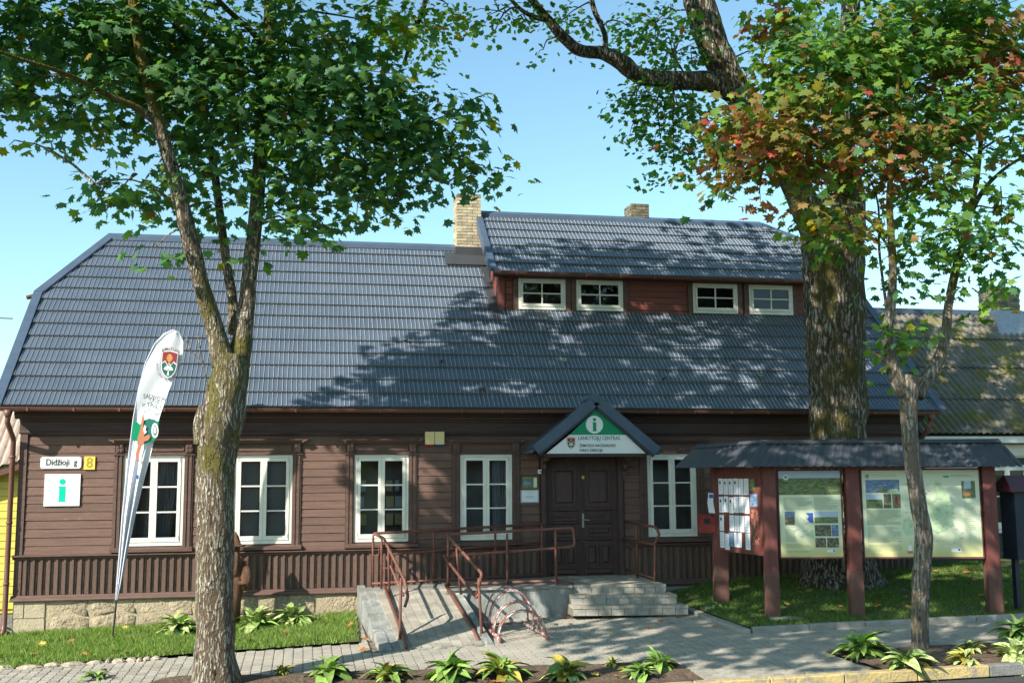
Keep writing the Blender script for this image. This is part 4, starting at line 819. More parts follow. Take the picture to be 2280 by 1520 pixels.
rail('middle_rail', [(2.56, -1.30, 1.45), (2.84, -3.38, .90), (2.90, -3.45, 1.0)], .026, w2, .03)
rail('bottom_rail', [(2.60, -1.28, .92), (4.78, -1.60, .975), (4.92, -1.72, .93)], .026, w2); rail('bottom_rail', [(2.60, -1.28, .92), (2.80, -3.4, .36), (2.80, -3.86, .27)], .034, w2, .1)
for a, b in (((2.64, -1.32, .8), (2.64, -1.31, 1.80)), ((2.86, -1.60, .5), (2.72, -1.9, 1.66)), ((2.90, -3.62, .24), (2.88, -3.4, 1.22)), ((3.72, -1.52, .87), (3.72, -1.49, 1.85)), ((4.62, -1.62, .89), (4.62, -1.60, 1.90))): post(a, b, w2)
w3 = thing('handrail', 'short rusty red handrail right of the door steps', 'handrail', (6.5, -1, .9))
rail('top_rail', [(6.44, -.10, 1.97), (6.54, -1.72, 1.93), (6.56, -1.86, 1.80), (6.53, -1.66, 1.60), (6.38, -.06, 1.62)], .027, w3, .06)
rail('bottom_rail', [(6.42, -.10, 1.02), (6.52, -1.62, .97)], .022, w3)
for a, b in (((6.47, -.72, .9), (6.47, -.72, 1.93)), ((6.53, -1.62, .88), (6.53, -1.66, 1.6))): post(a, b, w3)
MB().tube(fillet([(6.42, -.25, 1.55), (6.42, -.25, 1.50), (6.45, -.62, 1.50), (6.45, -.62, 1.42), (6.47, -.72, 1.42)], .03), .009, 6).build('rail_bracket', M['rail'], w3)
# ------------------------------------------------------------------ bicycle rack
br = thing('bicycle_rack', 'rusty bicycle rack of paired hoops with peeling paint beside the ramp', 'bicycle rack', (3.45, -3.4, G(3.45, -3.4)))
def g3(x, y, h=0): return (x, y, G(x, y)+h)
for x0, x1 in ((3.12, 3.12), (3.90, 3.80)):
    MB().tube([g3(x0, -4.02, .07), g3(x1-.02, -2.55, .07)], .03, 8).build('base_bar', M['rackpaint'], br, smooth=True); MB().tube([g3(x0, -4.0, 0), g3(x0, -4.0, .09)], .028, 8).build('foot', M['rackpaint'], br); MB().tube([g3(x1, -2.6, 0), g3(x1, -2.6, .09)], .028, 8).build('foot', M['rackpaint'], br)
MB().tube([g3(3.12, -2.57, .07), g3(3.80, -2.57, .07)], .02, 8).build('cross_bar', M['rackpaint'], br)
for y, h in ((-3.96, .40), (-3.86, .41), (-3.54, .49), (-3.44, .50), (-3.08, .62), (-2.98, .63), (-2.62, .64)):
    pts = []
    for i in range(15):
        a = math.pi*i/14; pts.append(g3(3.505-.385*math.cos(a)-.01*(y+4), y, .07+h*math.sin(a)**.85))
    MB().tube(pts, .015, 8).build('hoop', M['rackpaint'], br, smooth=True)
MB().tube([g3(3.5, -3.96, .51), g3(3.5, -3.86, .52)], .01, 6).build('tie', M['rackpaint'], br)

# ------------------------------------------------------------------ notice board with roof
F0, F1, F2, B0 = Vector((7.93, -3.74, 0)), Vector((9.29, -4.12, 0)), Vector((11.53, -4.67, 0)), Vector((7.66, -2.01, 0))
u = (F2-F0).normalized(); n_ = Vector((u.y, -u.x, 0)); sv = (B0-F0).normalized(); sn = Vector((-sv.y, sv.x, 0))   # n_ front, sn left
NB = thing('notice_board', 'roofed notice board stand with two big park panels and a side of pinned sheets', 'notice board', (9.3, -4, .5))
def wbox(c, ax, d, ay, w, z0, z1, name, m, root=NB, bevel=0):
    a, b, c_, e = c, c+ax*d, c+ax*d+ay*w, c+ay*w
    if ax.cross(ay).z < 0: a, b, c_, e = e, c_, b, a
    return MB().hexa([(p.x, p.y, z0) for p in (a, b, c_, e)]+[(p.x, p.y, z1) for p in (a, b, c_, e)]).build(name, M[m], root)
PWd = .215
for p in (F0, F1, F2):
    z = zr(p.x, p.y); wbox(p-u*PWd/2-n_*PWd/2, u, PWd, n_, PWd, z-.2, 3.06, 'post', 'board')
    wbox(p-u*(PWd/2+.006)-n_*(PWd/2-.004), u, PWd+.012, n_, PWd+.008, z-.2, z+.75, 'worn_foot', 'boardworn')
wbox(B0-u*.10-n_*.1, u, .25, n_, .25, zr(B0.x, B0.y)-.2, 3.06, 'post', 'board'); wbox(B0-u*.106-n_*.106, u, .262, n_, .262, zr(B0.x, B0.y)-.2, zr(B0.x, B0.y)+.7, 'worn_foot', 'boardworn')
wbox(F0-u*.2+n_*.02, u, (F2-F0).length+.4, n_, .08, 3.0, 3.08, 'top_beam', 'board')
wbox(B0+sn*0, -sv, 1.75, sn, .06, 3.0, 3.08, 'top_beam', 'board')
# side board
sb = wbox(B0-sv*.12+sn*.02, -sv, 1.50, sn, .03, 1.50, 3.0, 'side_board', 'board')
def local_quad(c, ax, s0, s1, z0, z1, nn, off, m, name, root, tilt=0):
    a = c+ax*s0+nn*off; b = c+ax*s1+nn*off; k = nn*.002
    q = [(a.x, a.y, z0), (b.x, b.y, z0), (b.x, b.y, z1), (a.x, a.y, z1)]
    return MB().prism(q, k).build(name, M[m] if isinstance(m, str) else m, root)
so_ = B0-sv*.12; sheets = []
col = [0.06+i*.215 for i in range(6)]
for r_, (zt, lst) in enumerate(((2.83, range(6)), (2.50, range(6)), (2.17, (0, 2, 3, 4, 5)), (1.86, (0, 1, 5)))):
    for c_ in lst:
        dz = random.uniform(-.012, .012)-(.04 if (r_ == 3 and c_ == 1) else 0); s0 = col[c_]
        if s0 > 1.3: continue
        s0 *= .82; o = local_quad(so_, -sv, s0, s0+.155, zt-.29+dz, zt+dz, sn, .053, 'paper', 'pinned_sheet', sb)
        mb = MB()
        for k in range(9):
            if c_ < 3 and r_ < 3 and 1 <= k <= 2: continue
            zz = zt+dz-.035-k*.027; L0, L1 = s0+.02, s0+random.uniform(.09, .135); a = so_-sv*L0+sn*.0562; b = so_-sv*L1+sn*.0562; mb.prism([(a.x, a.y, zz), (b.x, b.y, zz), (b.x, b.y, zz+.007), (a.x, a.y, zz+.007)], sn*.001)
        mb.build('print', M['greyink'], sb)
        if (c_ < 3 and r_ < 2) or (c_ == 0 and r_ == 2) or (c_ == 3 and r_ == 0): local_quad(so_, -sv, s0+.03, s0+.085, zt+dz-.10, zt+dz-.05, sn, .056, 'ink', 'printed_picture', sb)
for s0, s1, z0, z1, m in ((.36, .54, 1.60, 1.85, 'photo_blue'), (.55, .80, 1.60, 1.86, 'paper'), (1.12, 1.28, 2.62, 2.83, 'photo_green'), (1.12, 1.36, 2.34, 2.56, 'photo_blue'), (1.14, 1.38, 1.68, 2.28, 'photo_red')):
    local_quad(so_, -sv, s0, s1, z0, z1, sn, .053, m, 'pinned_poster', sb)
# letter box and leaflet on the back left post
lb = thing('letter_box', 'small red box fixed to the left side post of the notice board', 'letter box', tuple(B0+Vector((-.25, -.1, 1.9))))
c = B0+Vector((-.37, -.16, 0)); MB().prism([(c.x, c.y, 1.83), (c.x+.26, c.y, 1.83), (c.x+.26, c.y, 2.12), (c.x, c.y, 2.16)], (0, .2, 0)).build('box', M['postred'], lb); MB().box(c.x-.015, c.x+.262, c.y-.02, c.y+.22, 2.161, 2.175).build('lid', M['postred'], lb); MB().box(c.x+.04, c.x+.16, c.y-.004, c.y-.001, 2.0, 2.1).build('slot', M['black'], lb)
lf = thing('leaflet', 'narrow blue and white leaflet pinned above the red box', 'leaflet', tuple(B0+Vector((-.12, -.15, 2.3))))
c = B0+Vector((-.22, -.14, 0)); MB().prism([(c.x, c.y, 2.20), (c.x+.12, c.y-.01, 2.19), (c.x+.09, c.y, 2.40), (c.x+.10, c.y-.01, 2.56), (c.x-.0, c.y, 2.57), (c.x-.02, c.y, 2.38)], (0, .004, 0)).build('sheet', M['paper'], lf); MB().box(c.x+.01, c.x+.09, c.y-.014, c.y-.011, 2.47, 2.54).build('print', M['blue'], lf)
# big panels
def panel(a_, L, z0, z1, label):
    """a_ : start on the front line, L length"""
    pn = wbox(a_+n_*.0, u, L, n_, .035, z0-.03, z1+.03, 'panel_frame', 'board'); o = n_*.037
    q = [a_+u*.025+o, a_+u*(L-.025)+o]; MB().prism([(q[0].x, q[0].y, z0), (q[1].x, q[1].y, z0), (q[1].x, q[1].y, z1), (q[0].x, q[0].y, z1)], n_*.003).build('printed_panel', M['poster'], pn)
    W, Hh = L-.05, z1-z0
    def pic(x0, x1, y0, y1, m, nm='printed_picture', lift=.0415):   # fractions, y down from the top
        local_quad(a_+u*.025, u, x0*W, x1*W, z1-y1*Hh, z1-y0*Hh, n_, lift, m, nm, pn)
    def poly(pts, m, nm='printed_shape', lift=.0415):
        qq = [a_+u*(.025+x*W)+n_*lift for x, y in pts]; qq = [(p.x, p.y, z1-y*Hh) for p, (x, y) in zip(qq, pts)]; MB().prism(qq, n_*.0015).build(nm, M[m], pn)
    def lines(x0, x1, y0, y1, n, m='textblock', h=.006):
        mb = MB()
        for i in range(n):
            yy = y0+(y1-y0)*i/n; xe = x1-(random.random()**3)*(x1-x0)*.5; a = a_+u*(.025+x0*W)+n_*.0415; b = a_+u*(.025+xe*W)+n_*.0415; zz = z1-yy*Hh
            mb.prism([(a.x, a.y, zz-h), (b.x, b.y, zz-h), (b.x, b.y, zz), (a.x, a.y, zz)], n_*.001)
        mb.build('printed_lines', M[m], pn)
    return pn, pic, poly, lines
pn, pic, poly, lines = panel(F0+u*.15, 1.10, 1.49, 2.96, '')
pic(0, 1, 0, .085, 'photo_sky'); pic(0, 1, .085, .28, 'photo_field')
poly([(.05, .17), (.3, .12), (.7, .11), (.72, .14), (.5, .19), (.06, .21)], 'photo_green', lift=.0435)
lines(.07, .53, .31, .46, 14); lines(.56, .94, .31, .46, 14)
pic(.08, .24, .475, .63, 'photo_wood'); pic(.08, .24, .475, .54, 'photo_blue', lift=.0435); pic(.56, .94, .475, .54, 'photo_sky'); pic(.56, .94, .54, .61, 'photo_green')
pic(.56, .82, .63, .76, 'photo_wood'); pic(.83, .94, .63, .76, 'photo_blue'); pic(.56, .73, .78, .89, 'photo_wood'); pic(.75, .94, .78, .89, 'photo_wood')
poly([(.42, .49), (.54, .49), (.54, .60), (.48, .60), (.44, .56), (.47, .53)], 'blue'); poly([(.54, .68), (.54, .79), (.44, .76), (.42, .73)], 'mapgreen')
lines(.08, .25, .68, .83, 12); lines(.08, .5, .85, .9, 4); lines(.08, .5, .93, .96, 2)
mb = MB()
for k in range(16):
    x0, y0 = random.uniform(.27, .5), random.uniform(.5, .8); a = random.uniform(0, 3); x1, y1 = x0+.09*math.cos(a), y0+.06*math.sin(a)
    p, q = (a_ := F0+u*.15)+u*(.025+x0*1.05)+n_*.0415, a_+u*(.025+x1*1.05)+n_*.0415; z0_, z1_ = 2.96-y0*1.47, 2.96-y1*1.47
    mb.prism([(p.x, p.y, z0_), (q.x, q.y, z1_), (q.x, q.y, z1_+.007), (p.x, p.y, z0_+.007)], n_*.001)
mb.build('map_roads', M['grey'], pn)
pic(.74, .88, .915, .945, 'signwhite'); pic(.84, .87, .92, .94, 'blue', lift=.0435); poly([(.12+.045*math.cos(t), .075+.033*math.sin(t)) for t in [i*.524 for i in range(12)]], 'signwhite', lift=.0435); poly([(.09, .058), (.15, .058), (.15, .08), (.12, .1), (.09, .08)], 'grey', lift=.0455)
pn, pic, poly, lines = panel(F1+u*.15, 2.02, 1.49, 2.96, '')
pic(.03, .32, .11, .26, 'photo_blue'); poly([(.10, .26), (.14, .22), (.19, .2), (.23, .26)], 'photo_green', lift=.0435); poly([(.19, .26), (.24, .22), (.3, .21), (.32, .26)], 'mapgreen', lift=.0435)
pic(.03, .17, .275, .34, 'photo_sky'); pic(.03, .17, .34, .44, 'photo_field'); pic(.18, .245, .275, .44, 'photo_wood'); pic(.255, .325, .275, .44, 'photo_green'); poly([(.28, .3), (.3, .3), (.305, .42), (.275, .38)], 'maroon', lift=.0435)
lines(.03, .32, .46, .64, 18); lines(.03, .32, .66, .84, 15); lines(.03, .32, .86, .94, 6); lines(.86, .95, .38, .72, 16, 'textblock')
poly([(.63, .12), (.67, .14), (.69, .2), (.72, .3), (.75, .38), (.78, .45), (.76, .55), (.77, .64), (.70, .7), (.62, .74), (.56, .68), (.54, .56), (.52, .42), (.55, .33), (.6, .36), (.63, .28), (.61, .2)], 'mapgreen')
poly([(.34, .58), (.39, .54), (.42, .6), (.42, .74), (.36, .76), (.33, .68)], 'mapgreen'); poly([(.52, .49), (.55, .51), (.555, .56), (.52, .57)], 'blue', lift=.0435)
pic(.85, .965, .13, .33, 'photo_green'); pic(.87, .93, .13, .22, 'photo_sky', lift=.0435); pic(.86, .92, .26, .30, 'orange', lift=.0435)
poly([(.695, .07), (.75, .07), (.75, .085), (.72, .09), (.695, .08)], 'green'); lines(.76, .96, .06, .09, 2); lines(.08, .3, .055, .09, 2)
poly([(.03, .045), (.065, .045), (.065, .08), (.047, .1), (.03, .08)], 'grey'); pic(.735, .82, .905, .945, 'signwhite'); pic(.79, .81, .91, .93, 'blue', lift=.0435); lines(.68, .82, .87, .9, 2, 'signwhite'); pic(.37, .40, .87, .93, 'signwhite'); poly([(.365, .93), (.405, .93), (.41, .96), (.36, .96)], 'orange', lift=.0435)
mb = MB()
a_ = F1+u*.15
for k in range(70):
    x0, y0 = random.uniform(.35, .83), random.uniform(.12, .85); L_ = random.uniform(.012, .03); p, q = a_+u*(.025+x0*1.97)+n_*.0445, a_+u*(.025+(x0+L_)*1.97)+n_*.0445; zz = 2.96-y0*1.47
    mb.prism([(p.x, p.y, zz), (q.x, q.y, zz), (q.x, q.y, zz+.008), (p.x, p.y, zz+.008)], n_*.001)
mb.build('map_names', M['grey'], pn)
# corrugated canopy
def corr(a, b, c, d, m, root, name, pitch=.145, amp=.024, trap=True, mi=None):
    """quad a-b low edge, d-c high edge; ribs run up the slope"""
    a, b, c, d = map(Vector, (a, b, c, d)); L = max((b-a).length, (c-d).length); n = int(L/pitch*4); V = []; nn = (b-a).cross(d-a).normalized()
    wv = (0, .15, 1, .15) if trap else (0, .7, 1, .7)
    for i in range(n+1):
        t = i/n; h = amp*wv[i % 4]; V += [a.lerp(b, t)+nn*h, d.lerp(c, t)+nn*h]
    F = [(2*i, 2*(i+1), 2*(i+1)+1, 2*i+1) for i in range(n)]; mb = MB().add(V, F); o = mb.build(name, m, root); s_ = o.modifiers.new('t', 'SOLIDIFY'); s_.thickness = .006; s_.offset = 1; return o
eF = F0-u*.38+n_*.42; eF2 = F2+u*.42+n_*.42; eB = B0-u*.62+sv*.35; rA = F0-u*.02-n_*.12; rB = F2+u*.28-n_*.12; rL = B0-u*.15+sv*.42-n_*.0
eB2 = F2+u*.42-n_*.66
z_ = lambda p, z: Vector((p.x, p.y, z))
corr(z_(eF, 3.03), z_(eF2, 3.0), z_(rB, 3.44), z_(rA, 3.46), M['broof'], NB, 'canopy_sheet')
corr(z_(eB, 3.03), z_(eF, 3.03), z_(rA, 3.46), z_(rL, 3.43), M['broof'], NB, 'canopy_sheet', pitch=.10, amp=.025)
eBk = B0+u*.5+sv*.35; 
corr(z_(eB2, 3.02), z_(F0+u*.5-n_*.66, 3.02), z_(rA, 3.455), z_(rB, 3.435), M['broof'], NB, 'canopy_sheet')
corr(z_(F0+u*.5-n_*.66, 3.02), z_(eBk, 3.02), z_(rL, 3.425), z_(rA, 3.455), M['broof'], NB, 'canopy_sheet')
for p, q, r_ in ((z_(rA, 3.47), z_(rB, 3.455), .05), (z_(rA, 3.475), z_(rL, 3.44), .05), (z_(rA, 3.475), z_(eF, 3.05), .045), (z_(eF2, 3.03), z_(rB, 3.45), .02)):
    mb = MB(); e = (q-p).normalized(); s_ = Vector((-e.y, e.x, 0)).normalized()*r_*1.7; mb.hexa([p-s_+Vector((0, 0, -.03)), q-s_+Vector((0, 0, -.03)), q+s_+Vector((0, 0, -.03)), p+s_+Vector((0, 0, -.03)), p-s_*.25+Vector((0, 0, .035)), q-s_*.25+Vector((0, 0, .035)), q+s_*.25+Vector((0, 0, .035)), p+s_*.25+Vector((0, 0, .035))]); mb.build('canopy_cap', M['broof'], NB)
# blue box on a post at the right edge
bb = thing('outdoor_cabinet', 'dark blue display box on a post with a maroon pitched roof', 'display box', (12.1, -4.4, .6))
mb = MB().box(11.98, 12.62, -4.75, -4.35, 1.43, 2.60); mb.build('cabinet', M['navy'], bb); MB().box(12.02, 12.10, -4.6, -4.5, .4, 1.43).build('post', M['navy'], bb); MB().box(12.5, 12.58, -4.6, -4.5, .4, 1.43).build('post', M['navy'], bb)
MB().box(12.0, 12.6, -4.757, -4.751, 1.90, 1.905).build('seam', M['black'], bb); MB().box(12.2, 12.56, -4.760, -4.751, 2.1, 2.45).build('display', M['photo_blue'], bb)
mb = MB()
for k in range(6): mb.box(12.02, 12.07, -4.756, -4.751, 1.62+k*.04, 1.635+k*.04)
mb.build('vent', M['black'], bb)
mb = MB(); mb.hexa([(11.83, -4.92, 2.58), (12.8, -4.92, 2.58), (12.8, -4.18, 2.58), (11.83, -4.18, 2.58), (11.95, -4.55, 2.86), (12.8, -4.55, 2.86), (12.8, -4.54, 2.86), (11.95, -4.54, 2.86)]); mb.build('pitched_roof', M['maroonroof'], bb)

# ------------------------------------------------------------------ feather banner
BN = thing('feather_banner', 'tall white feather flag with park crest and squirrel on a black pole', 'banner', (-3.21, -1.45, .1))
mb = MB(); BY = -1.45
def bp(px, py, dy=0): p = P(px, py, BY+dy); return p
mb.tube([bp(249, 1430), bp(256, 1370), bp(262, 1300)], [.014, .017, .013], 8); mb.build('pole', M['black'], BN)
mb = MB(); mb.tube([bp(252, 1362)-Vector((.05, 0, 0)), bp(252, 1362)+Vector((.05, 0, 0))], .008, 6); mb.build('clamp', M['black'], BN)
left = [(257, 1335), (260, 1300), (266, 1230), (272, 1150), (279, 1080), (287, 1010), (297, 930), (309, 865), (325, 805), (345, 765), (365, 743), (385, 734)]
right = [(262, 1335), (271, 1300), (284, 1230), (301, 1150), (318, 1080), (336, 1010), (355, 930), (372, 880), (390, 835), (405, 800), (409, 762), (398, 740)]
V = []; NCOL = 10; SUBR = 5; ll, rr = [], []
for i in range(len(left)-1):
    for k in range(SUBR):
        t = k/SUBR; ll.append((lerp(left[i][0], left[i+1][0], t), lerp(left[i][1], left[i+1][1], t))); rr.append((lerp(right[i][0], right[i+1][0], t), lerp(right[i][1], right[i+1][1], t)))
ll.append(left[-1]); rr.append(right[-1])
def bdy(s_, yy):     # folds, deeper towards the foot
    amp = .055*max(0, min(1, (yy-900)/250)); return amp*math.sin(s_*math.pi*5)+.02*math.sin(s_*5+yy*.02)
for i in range(len(ll)):
    for j in range(NCOL*2+1):
        s_ = j/(NCOL*2); x_, y_ = lerp(ll[i][0], rr[i][0], s_), lerp(ll[i][1], rr[i][1], s_); V.append(bp(x_, y_, bdy(s_, y_)))
n1 = NCOL*2+1; F = [(i*n1+j, i*n1+j+1, (i+1)*n1+j+1, (i+1)*n1+j) for i in range(len(ll)-1) for j in range(n1-1)]
def banner_mat():
    m, nt, b = nodes('banner_cloth'); col = mix(nt, noise_fac(nt, 3, (4, 1, .4)), (.80, .82, .88), (.70, .72, .8)); nt.links.new(col, b.inputs['Base Color']); b.inputs['Roughness'].default_value = .7
    tl = NN(nt, 'ShaderNodeBsdfTranslucent'); tl.inputs[0].default_value = (.7, .72, .78, 1); mx = NN(nt, 'ShaderNodeMixShader'); mx.inputs[0].default_value = .10
    nt.links.new(b.outputs[0], mx.inputs[1]); nt.links.new(tl.outputs[0], mx.inputs[2]); nt.links.new(mx.outputs[0], nt.nodes['Material Output'].inputs[0]); return m
MB().add(V, F).build('cloth', banner_mat(), BN, smooth=True)
mb = MB(); mb.tube([bp(x_, y_, -.01) for x_, y_ in left]+[bp(398, 740, -.01), bp(408, 760, -.01), bp(408, 800, -.01)], .011, 6); mb.build('flexible_rod', flat('pale_sleeve', (.55, .58, .66)), BN, smooth=True)
def onb(pts, m, nm, lift=-.035):      # print lying on the cloth: pts in picture px
    V = [bp(x_, y_, lift) for x_, y_ in pts]; MB().prism(V, (0, -.002, 0)).build(nm, M[m], BN)
# crest on the cloth (tilted with it)
cxp, cyp, rot = 376, 812, math.radians(6)
def cr(a, b, s_=1): x_, y_ = a*19*s_, -b*31*s_; return (cxp+x_*math.cos(rot)-y_*math.sin(rot), cyp+x_*math.sin(rot)+y_*math.cos(rot))
onb([cr(a, b) for a, b in ((-1, 1), (0, 1.1), (1, 1), (1, -.1), (.85, -.55), (.45, -.9), (0, -1.02), (-.45, -.9), (-.85, -.55), (-1, -.1))], 'grey', 'crest_outline')
onb([cr(a, b) for a, b in ((-.92, .95), (0, 1.04), (.92, .95), (.92, -.1), (.78, -.52), (.42, -.83), (0, -.95), (-.42, -.83), (-.78, -.52), (-.92, -.1))], 'signwhite', 'crest_rim', -.038)
onb([cr(a, b) for a, b in ((-.85, .88), (0, .97), (.85, .88), (.85, .12), (.5, .3), (.2, .02), (0, .16), (-.2, .02), (-.5, .3), (-.85, .12))], 'maroon', 'crest_chief', -.041)
onb([cr(a, b) for a, b in ((-.85, .03), (-.5, .2), (-.2, -.07), (0, .07), (.2, -.07), (.5, .2), (.85, .03), (.72, -.45), (.38, -.75), (0, -.87), (-.38, -.75), (-.72, -.45))], 'teald', 'crest_base', -.041)
for zz, w_ in ((.72, .2), (.6, .34), (.48, .38), (.36, .32), (.24, .14)): onb([cr(-w_, zz-.035), cr(w_, zz-.035), cr(w_*.8, zz+.035), cr(-w_*.8, zz+.035)], 'gold', 'crest_sun', -.044)
onb([cr(a, b) for a, b in ((-.14, -.75), (.14, -.75), (.05, -.5), (.06, -.3), (-.06, -.3), (-.05, -.5))], 'signwhite', 'crest_tree', -.044)
for i in range(9):
    a = math.pi*(i+.5)/9; e = (.55*math.cos(a), -.38+.34*math.sin(a)); q = (-math.sin(a)*.05, math.cos(a)*.04); onb([cr(q[0], -.38+q[1]), cr(-q[0], -.38-q[1]), cr(e[0]-q[0], e[1]-q[1]), cr(e[0]+q[0], e[1]+q[1])], 'signwhite', 'crest_tree', -.044)
def btext(s_, px, py, size, m='ink', ang=0, sx=1): p = bp(px, py, -.045); return text(s_, size, M[m], BN, p, (math.pi/2, -ang, 0), sx=sx, ext=.001)
word = 'ŽEMAITIJOS'
for i, ch in enumerate(word):
    t = (i-4.5)/4.5; btext(ch, 380+16*t*1.15, 776+3.5*t*t*1.5+t*2, .06, 'ink', -t*.3-.08)
word = 'NACIONALINIS PARKAS'
for i, ch in enumerate(word):
    a = math.radians(-168+156*i/18); x_, y_ = 24.5*math.cos(a), -39*math.sin(a)*.98
    btext(ch, 374.5+x_*math.cos(rot)-(y_)*math.sin(rot), 806+x_*math.sin(rot)+y_*math.cos(rot), .05, 'ink', -(a+math.pi/2)*.0+(-(-math.pi/2-a))*1.0)
btext('SAUgoma', 342, 883, .11, 'ink', -.03, .80); btext('ir TAU!', 335, 901, .105, 'ink', -.03, .85); btext('www.saugoma.lt', 340, 916, .048, 'grey', -.02, .9)
onb([(297, 936), (306, 940), (312, 945), (320, 936), (332, 931), (343, 934), (350, 938), (353, 937), (354, 941), (344, 982), (341, 980), (338, 980), (330, 987), (322, 987), (315, 978), (305, 982), (294, 980)], 'green', 'green_band', -.058)
onb([(322, 940), (332, 931), (343, 934), (350, 944), (348, 965), (336, 975), (326, 965)], 'sgreen', 'green_band', -.061)
onb([(345+8*math.cos(t), 958+17*math.sin(t)) for t in [i*.45 for i in range(14)]], 'signwhite', 'round_badge', -.066); onb([(345+5*math.cos(t), 958+11*math.sin(t)) for t in [i*.45 for i in range(14)]], 'teald', 'round_badge', -.069); onb([(342, 950), (348, 950), (348, 962), (345, 966), (342, 962)], 'signwhite', 'round_badge', -.072)
# squirrel: body with tail, ear tufts and bushy curve
onb([(319, 922), (321, 934), (318, 948), (322, 962), (321, 972), (330, 966), (335, 972), (330, 980), (322, 982), (317, 990), (312, 1004), (308, 1018), (312, 1028), (305, 1026), (302, 1010), (308, 990), (306, 976), (311, 960), (314, 944), (316, 930)], 'orange', 'squirrel', -.078)
onb([(321, 945), (326, 950), (324, 956), (327, 962), (322, 966), (319, 956)], 'signwhite', 'squirrel_belly', -.081)
onb([(303, 1057), (309, 1056), (309, 1064), (306, 1068), (303, 1064)], 'blue', 'blue_mark', -.085)

# ------------------------------------------------------------------ carved wooden figure half behind the trunk
ST = thing('wooden_sculpture', 'carved wooden figure with hat and long beard standing behind the left tree trunk', 'sculpture', (-1.22, -.75, .15))
def body(rings, n=16, nm='figure', m='carved', carve=.012):
    mb = MB()
    for (x_, y_, z_, rx, ry) in rings:
        for k in range(n):
            a = 2*math.pi*k/n; j = 1+carve/max(rx, .02)*noise.noise((math.cos(a)*6, math.sin(a)*6, z_*4)); mb.v.append((x_+rx*j*math.cos(a), y_+ry*j*math.sin(a), z_))
    for i in range(len(rings)-1):
        for k in range(n): mb.f.append((i*n+k, i*n+(k+1) % n, (i+1)*n+(k+1) % n, (i+1)*n+k)); mb.m.append(0)
    mb.f.append(tuple(range(n))[::-1]); mb.m.append(0); mb.f.append(tuple((len(rings)-1)*n+k for k in range(n))); mb.m.append(0)
    return mb.build(nm, M[m], ST, smooth=True)
sx_, sy_ = -1.24, -.75
body([(sx_, sy_, .1, .13, .12), (sx_, sy_, .7, .14, .13), (sx_, sy_, .82, .17, .15), (sx_, sy_, 1.0, .19, .16), (sx_, sy_, 1.3, .18, .15), (sx_, sy_, 1.42, .13, .12), (sx_, sy_-.02, 1.5, .085, .09), (sx_, sy_-.03, 1.6, .10, .105), (sx_, sy_-.02, 1.72, .095, .10), (sx_, sy_, 1.8, .05, .05)], 18)
body([(sx_+.02, sy_-.1, 1.66, .17, .15), (sx_+.02, sy_-.1, 1.685, .175, .155), (sx_+.0, sy_-.03, 1.70, .11, .11), (sx_, sy_, 1.84, .07, .07), (sx_-.01, sy_, 1.92, .03, .03)], 16, 'hat')
body([(sx_, sy_-.12, 1.05, .03, .02), (sx_, sy_-.15, 1.2, .075, .04), (sx_, sy_-.14, 1.4, .09, .05), (sx_, sy_-.12, 1.56, .07, .04), (sx_, sy_-.1, 1.6, .04, .03)], 12, 'beard', carve=.03)
MB().tube([(sx_, sy_-.12, 1.63), (sx_, sy_-.16, 1.60), (sx_, sy_-.13, 1.57)], [.012, .022, .015], 8).build('nose', M['carved'], ST, smooth=True)
for s_ in (-1, 1):
    MB().tube([(sx_+s_*.17, sy_, 1.38), (sx_+s_*.235, sy_-.03, 1.15), (sx_+s_*.20, sy_-.12, .98), (sx_+s_*.1, sy_-.18, 1.02)], [.055, .065, .05, .035], 10).build('arm', M['carved'], ST, smooth=True)
    MB().tube([(sx_+s_*.04, sy_-.125, 1.645), (sx_+s_*.04, sy_-.135, 1.645)], .012, 8).build('eye', M['black'], ST)
body([(sx_+.2, sy_-.05, .86, .04, .05), (sx_+.22, sy_-.07, .98, .10, .09), (sx_+.22, sy_-.07, 1.12, .12, .1), (sx_+.2, sy_-.05, 1.28, .08, .07), (sx_+.18, sy_, 1.34, .03, .03)], 14, 'carved_bundle', carve=.025)

# ------------------------------------------------------------------ neighbours
NR = thing('neighbour_house', 'low neighbour house with mossy corrugated roof and white window, right edge', 'house', (17, 1, .8))
for k in range(4):       # four lapped rows of sheets
    t0, t1 = k/4, (k+1)/4+.02; e0, e1 = Vector((13.55, .55, 3.74)), Vector((13.55, 4.5, 7.15)); a = e0.lerp(e1, t0); b = e0.lerp(e1, t1); L_ = Vector((10, 0, 0)); up = Vector((0, -.02, .03))
    corr(a+up, a+L_+up, b+L_, b, M['mossroof'], NR, 'roof_sheet_row', .17, .05, False)
MB().add([(13.55, 4.5, 7.15), (23.55, 4.5, 7.15), (23.55, 9, 3.5), (13.55, 9, 3.5)], [(0, 1, 2, 3)]).build('rear_roof', M['mossroof'], NR)
MB().box(13.5, 23.6, 4.38, 4.62, 7.12, 7.26).build('ridge_cap', M['ridge'], NR)
MB().box(13.6, 23.5, .62, .68, 3.58, 3.73).build('fascia', M['white'], NR)
MB().box(13.7, 23.4, 1.15, 8.6, .3, 3.9).build('wall', M['darkgreen'], NR)
for k in range(20):
    z = .55+k*.15
    for a, b in ((13.7, 15.35), (18.2, 23.4)) if 1.5 < z < 3.1 else ((13.7, 23.4),): board_len(a, b, z, 'darkgreen' if z < 1.6 else 'white', .15, 1.13, 'siding_board', NR)
MB().box(13.7, 23.4, 1.0, 1.14, 3.3, 3.56).build('frieze', M['white'], NR)
window(15.45, 16.55, 1.62, 3.08, 1.1, NR, 2, 2, 1); window(16.9, 18.0, 1.62, 3.08, 1.1, NR, 2, 2, 1)
MB().box(15.3, 18.15, .98, 1.12, 1.54, 1.61).build('window_sill', M['white'], NR)
